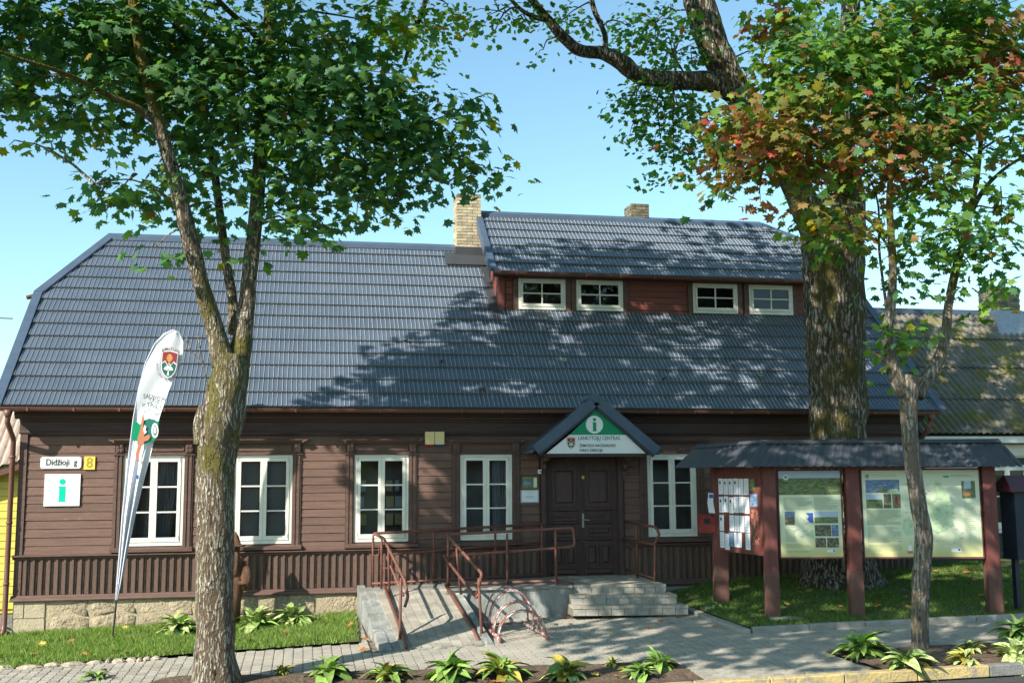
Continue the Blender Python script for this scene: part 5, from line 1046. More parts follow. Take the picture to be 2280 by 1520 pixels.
c = chimney(17.95, 18.75, 3.95, 4.6, 7.2, 7.85, M['brickdark'], NR); mb = MB(); mb.hexa([(17.85, 3.6, 6.3), (18.9, 3.6, 6.3), (18.9, 4.7, 6.9), (17.85, 4.7, 6.9), (17.93, 3.92, 7.2), (18.78, 3.92, 7.2), (18.78, 4.65, 7.2), (17.93, 4.65, 7.2)]); mb.build('chimney_skirt', M['metal'], NR)
YH = thing('yellow_house', 'yellow boarded house with tan corrugated roof at the left edge', 'house', (-8, .7, .1))
MB().prism([(-12, .6, .42), (-5.30, .6, .42), (-5.30, .6, 3.12), (-12, .6, -.0+.9)], (0, 5, 0)).build('wall', M['yellowsid'], YH)
for k in range(19):
    z = .5+k*.14; xr_ = -5.32; 
    xl_ = max(-12, -5.3-(3.0-z)*-3.0) if z > 3.2 else -11.5
    xl_ = -11.5 if z < 1.1 else -5.3-(3.12-z-.14)/ .33
    if xl_ < xr_-.05: board_len(max(xl_, -11.5), xr_, z, 'yellowsid', .14, .595, 'siding_board', YH)
MB().box(-5.31, -5.22, .55, .62, .42, 3.1).build('corner_board', M['yellowsid'], YH)
MB().box(-12, -5.3, .62, 5.5, -.2, .41).build('foundation', M['concrete'], YH)
mb = MB(); mb.hexa([(-12, .30, .82), (-5.25, .30, 3.10), (-5.25, .36, 3.10), (-12, .36, .82), (-12, .30, .95), (-5.25, .30, 3.25), (-5.25, .36, 3.25), (-12, .36, .95)]); mb.build('barge_board', M['metalbrown'], YH)
corr((-12, .28, .97), (-5.2, .28, 3.27), (-5.2, 2.6, 5.3), (-12, 2.6, 3.0), M['pinksheet'], YH, 'roof_sheet', .16, .045, False)
# what stands across the street and shows only as reflections in the panes
OH = thing('house', 'dark brick house across the street, behind the camera', 'house', (0, -46, -.1)); MB().box(-26, 24, -50, -44, -.3, 5.2).build('wall', mat('old_red_brick', (.2, .09, .06)), OH)
MB().prism([(-26.5, -43.6, 5.1), (-26.5, -47, 8.6), (-26.5, -50.4, 5.1)], (51, 0, 0)).build('roof', M['dkflash'], OH)
OY = thing('shed', 'narrow yellow gabled shed across the street, behind the camera', 'shed', (3.2, -41, -.1)); MB().prism([(2.3, -42, -.3), (4.2, -42, -.3), (4.2, -42, 3.0), (3.25, -42, 4.0), (2.3, -42, 3.0)], (0, 2, 0)).build('wall', M['yellowsid'], OY)
# the overhead wire at the far left
mb = MB(); mb.tube([P(-200, 712, 3), P(-60, 706, 2.5), P(28, 709, 2.2)], .013, 6); tag(mb.build('overhead_cable', M['black']), 'thin dark overhead cable meeting the left roof edge', 'cable')
# ------------------------------------------------------------------ trees
def catmull(pts, sub=6):
    out = []; n = len(pts)
    for i in range(n-1):
        p0, p1, p2, p3 = pts[max(i-1, 0)], pts[i], pts[i+1], pts[min(i+2, n-1)]
        for k in range(sub):
            t = k/sub; out.append(tuple(.5*((2*b)+(-a+c)*t+(2*a-5*b+4*c-d)*t*t+(-a+3*b-3*c+d)*t**3) for a, b, c, d in zip(p0, p1, p2, p3)))
    out.append(tuple(pts[-1])); return out
WF = .43
def limb(name, pts, Y0, m, root, n=20, rough=.08, sub=6, par=None):
    """pts: (px, py, width px, depth offset)"""
    q = []
    for px, py, w, dy in pts:
        p = P(px, py, Y0+dy); q.append((p.x, p.y, p.z, w*WF*depth(p)/FPX))
    q = catmull(q, sub); mb = MB(); mb.tube([c[:3] for c in q], [max(c[3], .008) for c in q], n)
    V = []
    for i, v in enumerate(mb.v):
        r_ = q[min(i//n, len(q)-1)]; c = Vector(r_[:3]); d = Vector(v)-c; k = 1+rough*(noise.noise(Vector(v)*3.0)+.8*noise.noise(Vector((v[0]*9, v[1]*9, v[2]*3)))+.7*noise.noise(Vector((v[0]*1.1+7, v[1]*1.1, v[2]*.9))))
        V.append(tuple(c+d*k))
    mb.v = V; o = mb.build(name, M[m], root, smooth=True); return o, q
LEAF = np.array([(0, -.34), (.14, -.33), (.38, -.42), (.33, -.22), (.56, -.02), (.34, .05), (.38, .30), (.17, .22), (0, .58), (-.17, .22), (-.38, .30), (-.34, .05), (-.56, -.02), (-.33, -.22), (-.38, -.42), (-.14, -.33)])
LEAF7 = np.array([(0, -.45), (.38, -.32), (.5, .05), (.2, .2), (0, .52), (-.2, .2), (-.5, .05), (-.38, -.32)])
def leaves(centers, size, tint, out_dir=None, shape=LEAF, droop=.5, up=1.0, seed=0):
    """centers (n,3); one lobed leaf each; returns V, F, tint"""
    r = np.random.default_rng(seed); n = len(centers); k = len(shape)
    nrm = r.normal(0, .55, (n, 3)); nrm[:, 2] += up
    if out_dir is not None: nrm += out_dir*.7
    nrm /= np.linalg.norm(nrm, axis=1, keepdims=True); t = r.normal(0, 1, (n, 3)); t[:, 2] -= droop
    if out_dir is not None: t += out_dir*.8
    t -= nrm*(t*nrm).sum(1, keepdims=True); t /= np.linalg.norm(t, axis=1, keepdims=True); b = np.cross(nrm, t); s = size*r.uniform(.7, 1.25, (n, 1))
    fold = r.uniform(.05, .5, (n, 1))
    V = np.zeros((n, k+1, 3))
    for i, (x_, y_) in enumerate(shape): V[:, i] = centers+s*(b*x_+t*y_-nrm*(fold*abs(x_)*.7+.25*y_*y_))
    V[:, k] = centers-s*t*.08
    F = np.array([(i, (i+1) % k, k) for i in range(k)])[None]+(np.arange(n)*(k+1))[:, None, None]
    return V.reshape(-1, 3), F.reshape(-1, 3), np.repeat(tint, k, 0)
PAL = dict(dark=[(.08, .19, .08), (.095, .21, .08), (.11, .235, .075), (.12, .24, .10)], mid=[(.12, .25, .05), (.17, .30, .055), (.21, .33, .06), (.11, .23, .05)],
           yel=[(.32, .28, .03), (.4, .27, .04), (.24, .26, .03)], red=[(.45, .10, .08), (.36, .13, .085), (.48, .19, .08), (.29, .14, .08), (.36, .19, .09)], brown=[(.26, .20, .06), (.19, .19, .05), (.32, .20, .07), (.16, .20, .05)])
def pick(names, n, r): 
    ks = list(names); w = np.array([names[k] for k in ks], float); w /= w.sum(); o = np.zeros((n, 3)); c = r.choice(len(ks), n, p=w)
    for i, kk in enumerate(ks):
        m_ = c == i; p = np.array(PAL[kk]); o[m_] = p[r.integers(0, len(p), m_.sum())]
    return o*r.uniform(.8, 1.25, (n, 1))
def crown(name, root, blobs, Y0, dyr, size, mixf, dens=1.0, shape=LEAF, seed=1, extra=None, spray=11, sr=.26, extra_mix=None, more=()):
    """blobs: (px, py, rx, ry, weight[, depth centre]) lobes of foliage; leaves hang in flat sprays inside each"""
    r = np.random.default_rng(seed); C3 = []; OD = []; T = []; twigs = []
    for bl in blobs:
        px, py, rx, ry, w = bl[:5]; dc = bl[5] if len(bl) > 5 else 0
        c = P(px, py, Y0+dc); sc_ = depth(c)/FPX; RX, RY = rx*sc_, ry*sc_; dd = min(dyr, max(RX, .5))
        ns = max(1, int(w*dens*(RX*RY*math.pi)*7.5)); a = r.uniform(0, 2*math.pi, ns); q = np.sqrt(r.uniform(0, 1, ns)); dy = r.uniform(-1, 1, ns)*dd
        prof = np.sqrt(np.clip(1-(dy/dd)**2*.6, .2, 1))
        S = np.stack([c.x+rt.x*RX*q*np.cos(a)*prof, c.y+dy, c.z+RY*q*np.sin(a)*prof], 1)
        for s_ in S:
            m_ = r.integers(spray-4, spray+5); off = r.normal(0, 1, (m_, 3))*np.array([sr, sr, sr*.38]); off[:, 2] -= .25*np.hypot(off[:, 0], off[:, 1])
            pts = s_+off; C3.append(pts); od = pts-np.array(c); od[:, 2] *= .3; od /= np.linalg.norm(od, axis=1, keepdims=True)+1e-6; OD.append(od)
            T.append(mixf(px+(s_[0]-c.x)/sc_, py-(s_[2]-c.z)/sc_, m_, r)); twigs.append((s_, c))
    C3 = np.concatenate(C3); OD = np.concatenate(OD); T = np.concatenate(T)
    if extra is not None:
        n, cen, rad = extra; d = r.normal(0, 1, (n, 3)); d /= np.linalg.norm(d, axis=1, keepdims=True); q = r.uniform(.15, 1, (n, 1))**.45; pts = np.array(cen)+d*q*np.array(rad)
        pts_ok = pts[:, 2] > 3.3+(pts[:, 1]+21.5)*.462+.02*pts[:, 0]; pts = pts[pts_ok]; d = d[pts_ok]
        for c2, r2, n2 in more:
            e_ = r.normal(0, 1, (n2, 3)); e_ /= np.linalg.norm(e_, axis=1, keepdims=True); pp = np.array(c2)+e_*(r.uniform(.1, 1, (n2, 1))**.45)*np.array(r2); pts = np.concatenate([pts, pp]); d = np.concatenate([d, e_])
        lum = np.array([noise.noise(Vector(p)*1.25) for p in pts]); keep = lum > -.03; pts = pts[keep]; d = d[keep]
        C3 = np.concatenate([C3, pts]); OD = np.concatenate([OD, d]); T = np.concatenate([T, pick(extra_mix or {'dark': 3, 'mid': 2}, len(pts), r)])
        SZ = np.concatenate([np.full(len(C3)-len(pts), size), np.full(len(pts), size*1.9)])[:, None]
    else: SZ = size
    V, F, TT = leaves(C3, SZ, T, OD, shape, seed=seed)
    o = link(name, npmesh(name, V, F, M['leaf'], TT), root, kind='stuff'); return o, twigs
def twig_mesh(root, twigs, m, hubs, seed=3, frac=.35):
    """thin shoots from the nearest limb point out to the leaf sprays"""
    r = random.Random(seed); mb = MB(); hubs = [Vector(h) for h in hubs]; done = {}
    for s_, c in twigs:
        if r.random() > frac: continue
        s_ = Vector(s_); key = (round(c.x, 2), round(c.z, 2))
        if key not in done:
            h = min(hubs, key=lambda q: (q-c).length_squared); done[key] = h; mid = h.lerp(c, .5)+Vector((r.uniform(-.2, .2), r.uniform(-.2, .2), .15)); mb.tube([h, h.lerp(mid, .5)+Vector((0, 0, .04)), mid, mid.lerp(c, .5)+Vector((0, 0, .03)), c], [.024, .02, .016, .012, .009], 5)
        mid = c.lerp(s_, .5)+Vector((0, 0, r.uniform(0, .12))); mb.tube([c, mid, s_], [.012, .008, .004], 4)
    mb.build('twigs', M[m], root, kind='stuff')
# ---- left maple in front of the house
T1 = thing('maple_tree', 'mossy three-stemmed green maple left of the ramp, nearest tree', 'tree', (-1.16, -5.65, .1))
Y1 = -5.65
tr, q1 = limb('trunk', [(484, 1560, 150, 0), (482, 1515, 122, 0), (480, 1450, 104, 0), (478, 1350, 97, 0), (479, 1200, 94, 0), (480, 1080, 96, 0), (484, 1000, 104, 0), (492, 940, 112, 0), (504, 880, 104, 0), (512, 830, 92, 0), (516, 790, 84, 0)], Y1, 'bark1', T1, 28, .09)
_, kn = limb('burl', [(450, 985, 46, -.05), (447, 945, 40, -.1), (452, 905, 26, -.06)], Y1, 'bark1', T1, 16, .12)
_, a1 = limb('stem', [(500, 812, 66, -.02), (484, 755, 52, -.05), (466, 690, 46, -.1), (445, 620, 44, -.2), (425, 540, 42, -.3), (405, 460, 40, -.4), (378, 360, 36, -.5), (352, 270, 33, -.6), (322, 160, 29, -.7), (303, 60, 26, -.8), (290, -60, 22, -.9)], Y1, 'bark1', T1)
_, a2 = limb('stem', [(528, 812, 66, .05), (540, 750, 50, .1), (548, 690, 44, .15), (556, 610, 40, .2), (566, 520, 38, .25), (574, 430, 36, .3), (584, 300, 33, .35), (592, 200, 32, .4), (598, 100, 33, .4), (602, 20, 32, .45), (604, -80, 28, .5)], Y1, 'bark1', T1)
_, a3 = limb('stem', [(522, 740, 34, .25), (518, 670, 26, .4), (505, 590, 24, .55), (490, 480, 22, .7), (474, 360, 21, .85), (450, 250, 19, 1.0), (428, 170, 16, 1.1), (412, 80, 13, 1.2), (400, -20, 11, 1.3)], Y1, 'bark1', T1)
_, a4 = limb('branch', [(345, 268, 24, -.6), (300, 238, 18, -.8), (240, 212, 15, -1.0), (180, 180, 13, -1.2), (110, 152, 11, -1.5), (40, 130, 9, -1.7), (-40, 100, 7, -1.9)], Y1, 'bark1', T1, 12)
_, a5 = limb('branch', [(592, 110, 22, .4), (560, 70, 17, .2), (515, 30, 15, 0), (470, -15, 13, -.2)], Y1, 'bark1', T1, 12)
_, a6 = limb('branch', [(602, 90, 22, .4), (625, 60, 16, .5), (650, 10, 14, .6), (670, -50, 12, .7)], Y1, 'bark1', T1, 12)
_, a7 = limb('branch', [(590, 225, 14, .4), (640, 235, 9, .7), (720, 270, 7, 1.0), (830, 300, 5, 1.2), (960, 340, 4, 1.3), (1080, 370, 3, 1.4)], Y1, 'bark1', T1, 8)
_, a8 = limb('branch', [(582, 350, 12, .35), (640, 340, 8, .6), (700, 380, 6, .9), (760, 430, 4, 1.0)], Y1, 'bark1', T1, 8)
_, a9 = limb('branch', [(404, 470, 9, -.3), (360, 430, 6, -.5), (290, 400, 4, -.7), (210, 410, 3, -.8)], Y1, 'bark1', T1, 8)
limb('shoot', [(470, 910, 4, -.1), (462, 860, 3, -.15), (450, 800, 3, -.1), (440, 745, 2, -.1)], Y1, 'bark1', T1, 5); limb('shoot', [(461, 865, 2, -.1), (480, 835, 2, 0), (492, 800, 1, 0)], Y1, 'bark1', T1, 5); limb('shoot', [(452, 810, 2, -.1), (425, 780, 2, 0), (414, 750, 1, 0)], Y1, 'bark1', T1, 5)
B1 = [(50, 60, 150, 110, 1.1), (190, 70, 150, 110, 1.1), (60, 200, 120, 70, .9), (150, 265, 130, 45, .8), (45, 315, 40, 22, .45), (290, 170, 120, 120, 1.1), (240, 300, 70, 40, .5), (330, 60, 130, 110, 1.1), (420, 90, 120, 120, 1.0), (420, 230, 120, 90, .85), (520, 160, 120, 130, .9), (640, 90, 150, 120, 1.0),
      (270, 420, 105, 48, .8), (215, 450, 50, 28, .6), (360, 400, 60, 55, .6), (380, 330, 60, 40, .5), (470, 390, 70, 60, .7), (480, 460, 60, 40, .6), (530, 300, 90, 80, .7), (620, 280, 110, 100, .9), (650, 400, 90, 80, .9), (690, 470, 80, 50, .8), (640, 500, 50, 35, .7),
      (760, 180, 150, 130, 1.1), (760, 320, 130, 100, 1.1), (800, 430, 90, 55, .9), (870, 230, 110, 110, .9), (890, 350, 100, 80, .9), (890, 440, 60, 40, .6), (960, 270, 110, 70, .75), (1020, 250, 70, 60, .6), (1000, 350, 90, 45, .7), (1060, 390, 75, 38, .7), (1110, 375, 40, 30, .6), (1045, 435, 38, 16, .7), (960, 400, 50, 30, .6), (850, 60, 110, 70, .8),
      (375, 570, 32, 22, .9, -.4), (350, 548, 16, 10, .8, -.4), (556, 560, 26, 26, 1.0, -.1), (725, 515, 30, 16, .6), (790, 490, 30, 16, .5)]
def mix1(px, py, n, r):
    o = pick({'dark': 8, 'mid': 2.2}, n, r)
    if px > 820 and py < 170: o = pick({'mid': 5, 'yel': 1.2, 'dark': 1}, n, r)
    m_ = r.uniform(0, 1, n) < .03; o[m_] = pick({'yel': 1}, int(m_.sum()), r)
    if px < 60 and py > 290: o = pick({'yel': 1, 'mid': 1}, n, r)
    return o
cr1, tw1 = crown('crown', T1, B1, Y1, 1.9, .17, mix1, 2.7, LEAF, 21, extra=(8500, (.4, -5.5, 12.9), (6.2, 4.4, 3.1)), sr=.30, more=[((-5.9, -6.4, 9.9), (1.6, 2.1, 2.1), 1700), ((-4.8, -5.4, 11.7), (2.1, 2.0, 1.5), 1800)])
twig_mesh(T1, tw1, 'bark1', [c[:3] for q in (a1, a2, a3, a4, a5, a6, a7, a8, a9) for c in q])
# ---- the old big maple right of the door
WF = .475
T2 = thing('maple_tree', 'huge old mossy maple with thick leaning trunk behind the notice board', 'tree', (10.9, -1.3, .65))
Y2 = -1.35
limb('trunk', [(1876, 1330, 250, 0), (1872, 1295, 195, 0), (1870, 1260, 165, 0), (1868, 1200, 146, 0), (1866, 1100, 136, 0), (1866, 1000, 130, 0), (1866, 900, 131, 0), (1862, 800, 134, 0), (1858, 700, 138, 0), (1856, 620, 142, 0), (1852, 560, 140, 0), (1850, 510, 128, 0)], Y2, 'bark2', T2, 36, .10)
_, c1 = limb('stem', [(1842, 590, 96, -.0), (1822, 520, 84, -.05), (1795, 460, 70, -.1), (1765, 405, 64, -.1), (1730, 340, 60, -.1), (1690, 270, 60, -.1), (1650, 215, 66, -.1), (1615, 160, 70, -.1), (1580, 80, 72, -.1), (1556, 0, 70, -.1), (1535, -90, 64, -.1)], Y2, 'bark2', T2, 26, .1)
_, c2 = limb('stem', [(1872, 590, 92, .1), (1886, 510, 84, .2), (1890, 440, 72, .3), (1880, 360, 62, .4), (1870, 280, 54, .5), (1876, 180, 48, .6), (1890, 60, 44, .7), (1900, -60, 40, .8)], Y2, 'bark2', T2, 22, .1)
_, c3 = limb('branch', [(1640, 215, 44, -.1), (1590, 185, 50, -.2), (1540, 180, 44, -.3), (1480, 178, 42, -.4), (1420, 168, 40, -.5), (1385, 140, 38, -.6), (1340, 118, 32, -.7), (1290, 112, 30, -.8), (1255, 85, 27, -.9), (1225, 50, 23, -1.0), (1195, 15, 19, -1.1), (1160, -40, 16, -1.2)], Y2, 'bark2', T2, 18, .12)
_, c4 = limb('branch', [(1345, 120, 14, -.7), (1348, 85, 13, -.7), (1340, 60, 12, -.7), (1322, 20, 12, -.7), (1312, -40, 11, -.7)], Y2, 'bark2', T2, 12)
_, c5 = limb('branch', [(1225, 45, 16, -1.0), (1195, 40, 12, -1.1), (1160, 22, 10, -1.2), (1120, -20, 8, -1.3)], Y2, 'bark2', T2, 10)
_, c6 = limb('branch', [(1880, 300, 30, .5), (1950, 220, 24, .6), (2040, 150, 20, .8), (2130, 60, 24, .9), (2150, -40, 20, 1)], Y2, 'bark2', T2, 12)
_, c7 = limb('branch', [(900, 140, 8, .5), (920, 80, 10, .5), (945, 10, 12, .5), (960, -60, 14, .5)], Y2, 'bark2', T2, 8)
B2 = [(900, 50, 70, 60, .6, .5), (960, 70, 70, 60, .5, .5), (950, 140, 45, 30, .4, .5), (1000, 20, 50, 35, .5, .5), (1110, 25, 110, 28, .55, -1), (1180, 60, 40, 22, .45, -1), (1100, 75, 30, 18, .3, -1), (1250, 45, 45, 30, .5), (1300, 40, 60, 35, .5), (1210, 110, 18, 14, .4), (1270, 130, 16, 10, .3), (1400, 60, 50, 45, .35), (1460, 50, 60, 60, .5), (1500, 120, 70, 55, .65), (1430, 100, 50, 30, .4), (1540, 130, 30, 30, .3),
      (1440, 215, 75, 38, .8), (1390, 225, 30, 30, .6), (1510, 240, 80, 40, .8), (1410, 275, 45, 35, .5), (1470, 310, 60, 40, .55), (1440, 360, 30, 25, .45), (1500, 370, 50, 25, .5), (1540, 300, 60, 60, .6), (1600, 310, 70, 60, .6), (1510, 395, 25, 12, .5), (1730, 100, 60, 100, .3), (1800, 80, 100, 90, .4), (1740, 240, 90, 80, .35), (1980, 120, 130, 90, .5), (1950, 300, 110, 90, .4), (2100, 60, 150, 70, .5), (1850, 350, 80, 60, .4)]
def mix2(px, py, n, r):
    o = pick({'mid': 4, 'dark': 3, 'yel': .25}, n, r)
    if px < 1050: o = pick({'mid': 5, 'yel': 1.3}, n, r)
    return o
cr2, tw2 = crown('crown', T2, B2, Y2, 1.6, .12, mix2, 4.2, LEAF7, 33, extra=(6000, (9.3, -.6, 14.6), (7.2, 4.8, 3.6)), spray=13, sr=.24)
twig_mesh(T2, tw2, 'bark2', [c[:3] for q in (c1, c2, c3, c4, c5, c6, c7) for c in q])
# ---- slim maple on the right, turning red
WF = .405
T3 = thing('maple_tree', 'slim forked maple turning red in front of the notice board', 'tree', (8.9, -6.75, .36))
Y3 = -6.75
limb('trunk', [(2052, 1470, 62, 0), (2050, 1440, 50, 0), (2048, 1380, 45, 0), (2050, 1300, 46, 0), (2056, 1230, 48, 0), (2056, 1180, 48, 0), (2046, 1130, 45, 0), (2036, 1060, 44, 0), (2028, 990, 44, 0), (2024, 930, 44, 0), (2024, 880, 52, 0), (2032, 840, 60, 0)], Y3, 'bark3', T3, 22, .07)
_, d1 = limb('stem', [(2012, 880, 40, 0), (1992, 830, 40, 0), (1980, 780, 32, -.05), (1976, 730, 30, -.1), (1984, 680, 26, -.15), (1988, 600, 22, -.2), (1984, 520, 20, -.25), (1980, 440, 17, -.3), (1986, 360, 14, -.3), (1996, 240, 12, -.3), (2000, 100, 10, -.3)], Y3, 'bark3', T3, 14)
_, d2 = limb('stem', [(2040, 880, 44, .05), (2072, 830, 38, .1), (2095, 790, 32, .15), (2106, 740, 26, .2), (2112, 680, 24, .25), (2128, 600, 22, .3), (2145, 540, 20, .35), (2160, 470, 18, .4), (2175, 400, 14, .45), (2185, 300, 12, .5), (2190, 180, 10, .5)], Y3, 'bark3', T3, 14)
_, d3 = limb('branch', [(2160, 480, 14, .4), (2185, 430, 13, .5), (2215, 395, 11, .6), (2260, 360, 9, .7), (2330, 330, 8, .8)], Y3, 'bark3', T3, 8)
_, d4 = limb('branch', [(1976, 700, 9, -.15), (1958, 560, 7, .2), (1952, 440, 5, .4), (1900, 340, 4, .5), (1800, 240, 3, .6), (1740, 120, 2, .7)], Y3, 'bark3', T3, 8)
_, d5 = limb('branch', [(1986, 560, 8, -.2), (1880, 420, 5, .3), (1760, 330, 3, .5), (1640, 270, 2, .6)], Y3, 'bark3', T3, 8)
B3 = [(1560, 25, 40, 22, .25), (1770, 50, 95, 80, .7), (1740, 170, 85, 80, .65), (1640, 270, 95, 40, .75), (1560, 285, 55, 26, .6), (1740, 270, 120, 70, .85), (1640, 350, 60, 45, .7), (1625, 420, 32, 34, .7), (1595, 395, 24, 28, .5), (1690, 355, 60, 30, .7), (1690, 430, 22, 20, .6), (1770, 360, 60, 32, .8), (1830, 330, 110, 70, .85), (1860, 180, 130, 100, .9), (1950, 90, 120, 90, .9), (1940, 270, 100, 80, .8), (1900, 380, 70, 50, .8), (1990, 390, 60, 35, .8), (1830, 460, 55, 50, .8), (1880, 500, 80, 45, .85), (1920, 540, 40, 40, .6), (1850, 540, 35, 20, .5),
      (2060, 60, 120, 80, .9), (2170, 60, 130, 80, .9), (2260, 150, 90, 90, .9), (2100, 170, 130, 70, .9), (2190, 230, 120, 70, .85), (2050, 280, 100, 70, .8), (2140, 320, 100, 50, .6), (2060, 370, 60, 50, .6), (2250, 320, 60, 60, .5), (2110, 420, 90, 45, .5), (2040, 450, 50, 40, .6), (2230, 440, 50, 60, .4), (2120, 510, 100, 45, .7), (2060, 560, 60, 35, .5), (2200, 540, 70, 35, .5), (2160, 590, 80, 35, .5), (2230, 620, 40, 45, .6), (2250, 480, 40, 50, .4), (1990, 580, 35, 55, .5), (1980, 650, 35, 50, .55), (2010, 760, 32, 55, .7), (1975, 800, 26, 30, .5), (2040, 820, 22, 22, .5), (1965, 720, 22, 30, .5), (2130, 650, 40, 25, .4), (2270, 560, 20, 40, .4), (2190, 690, 20, 14, .3), (1960, 480, 40, 40, .5)]
REDS = [(1620, 265, 100, 38), (1640, 350, 60, 50), (1680, 400, 50, 40), (1830, 335, 130, 45), (1910, 280, 90, 40), (1990, 385, 70, 40), (1920, 370, 60, 40), (1550, 30, 50, 50), (1690, 40, 60, 40), (2150, 110, 70, 30), (2200, 150, 80, 60), (2140, 200, 60, 30), (1740, 300, 80, 30)]
OR = [(1810, 455, 50, 50), (1880, 520, 60, 35), (1790, 370, 60, 40), (1640, 430, 50, 40), (1560, 60, 60, 60), (1700, 330, 90, 60), (2050, 800, 30, 20), (2260, 230, 40, 60), (2270, 340, 40, 40), (1760, 230, 60, 50), (1920, 560, 30, 30), (2060, 340, 60, 60)]
def mix3(px, py, n, r):
    f = max([0]+[1-math.hypot((px-a)/c, (py-b)/d)**2*.6 for a, b, c, d in REDS]); g_ = max([0]+[1-math.hypot((px-a)/c, (py-b)/d)**2*.6 for a, b, c, d in OR])
    w = {'mid': 3.4*max(.15, 1-f-.7*g_), 'dark': 1.2*max(.1, 1-f-g_), 'red': 2.2*f**1.6+.07, 'brown': 1.6*f+1.7*g_+.35, 'yel': .12+.4*g_}
    ks = list(w); p_ = np.array([w[k] for k in ks]); main = ks[r.choice(len(ks), p=p_/p_.sum())]; o = pick({main: 1}, n, r); m_ = r.uniform(0, 1, n) < .28; o[m_] = pick(w, int(m_.sum()), r)   # a spray turns colour together
    return o
cr3, tw3 = crown('crown', T3, B3, Y3, 1.5, .165, mix3, 4.0, LEAF, 45, extra=(3200, (9.6, -6.9, 12.6), (4.4, 3.4, 2.2)), extra_mix={'mid': 3, 'brown': 1, 'red': 1})
twig_mesh(T3, tw3, 'bark3', [c[:3] for q in (d1, d2, d3, d4, d5) for c in q])
# ---- street maple beyond the left of the picture, whose shade falls across the pavement
T4 = thing('maple_tree', 'street maple beyond the left edge of the view shading the pavement', 'tree', (-5.6, -12.8, -.1))
mb = MB(); mb.tube([(-5.6, -12.8, -.3), (-5.6, -12.8, 2.5), (-5.3, -12.7, 5.5), (-4.6, -12.6, 9), (-4.2, -12.5, 11)], [.38, .28, .24, .16, .06], 12); mb.build('trunk', M['bark3'], T4, smooth=True)
r = np.random.default_rng(5); n = 5200; d = r.normal(0, 1, (n, 3)); d /= np.linalg.norm(d, axis=1, keepdims=True); pts = np.array((-3.0, -12.0, 10.6))+d*(r.uniform(.1, 1, (n, 1))**.45)*np.array((5.2, 3.8, 2.5)); keep = np.array([noise.noise(Vector(p)*1.2) for p in pts]) > -.08
V, F, TT = leaves(pts[keep], .30, pick({'mid': 3, 'dark': 3}, int(keep.sum()), r), d[keep], LEAF7, seed=8); link('crown', npmesh('crown', V, F, M['leaf'], TT), T4, kind='stuff')

# ------------------------------------------------------------------ grass, shrub, hostas, fallen leaves
def grass(name, poly_pts, n, zf, h, seed, skip=None, tones=((.16, .27, .045), (.25, .37, .07), (.10, .20, .035), (.30, .36, .12))):
    r = np.random.default_rng(seed); xs_ = [p[0] for p in poly_pts]; ys_ = [p[1] for p in poly_pts]; P_ = []
    while len(P_) < n:
        x_, y_ = r.uniform(min(xs_), max(xs_)), r.uniform(min(ys_), max(ys_))
        if inside(poly_pts, x_, y_) and not (skip and skip(x_, y_, r)): P_.append((x_, y_, zf(x_, y_)))
    c = np.array(P_); k = len(c); a = r.uniform(0, 2*np.pi, k); hh = h*r.uniform(.5, 1.5, k); ln = r.uniform(.1, .9, k)*hh; w = .006+.004*r.uniform(0, 1, k); b = r.uniform(0, 2*np.pi, k)
    s_ = np.stack([np.cos(a)*w, np.sin(a)*w, np.zeros(k)], 1); l_ = np.stack([np.cos(b)*ln, np.sin(b)*ln, hh], 1)
    V = np.stack([c-s_, c+s_, c+l_*.55+np.array((0, 0, 1))*hh[:, None]*.08, c+l_], 1).reshape(-1, 3); F = (np.array([(0, 1, 2), (0, 2, 3)])[None]+(np.arange(k)*4)[:, None, None]).reshape(-1, 3)
    t = np.array(tones)[r.integers(0, len(tones), k)]*r.uniform(.75, 1.25, (k, 1)); o = link(name, npmesh(name, V, F, M['grass'], np.repeat(t, 2, 0)), None); o['kind'] = 'stuff'; return o
grass('grass', [(-7, -3.1), (-4.5, -3.36), (.93, -3.16), (1.0, .02), (-7.0, .02)], 60000, zl, .075, 3, skip=lambda x_, y_, r: (noise.noise((x_*1.6, y_*1.6, 4)) < -.28 and r.uniform() < .75) or (y_ < -2.9 and r.uniform() < .5))
grass('grass', [(7.2, -4.48), (14.5, -5.28), (14.5, .5), (7.0, -.1)], 52000, zr, .05, 4, skip=lambda x_, y_, r: noise.noise((x_*1.3, y_*1.3, 9)) < -.30 and r.uniform() < .8, tones=((.13, .24, .05), (.17, .29, .055), (.10, .19, .04), (.22, .23, .08)))
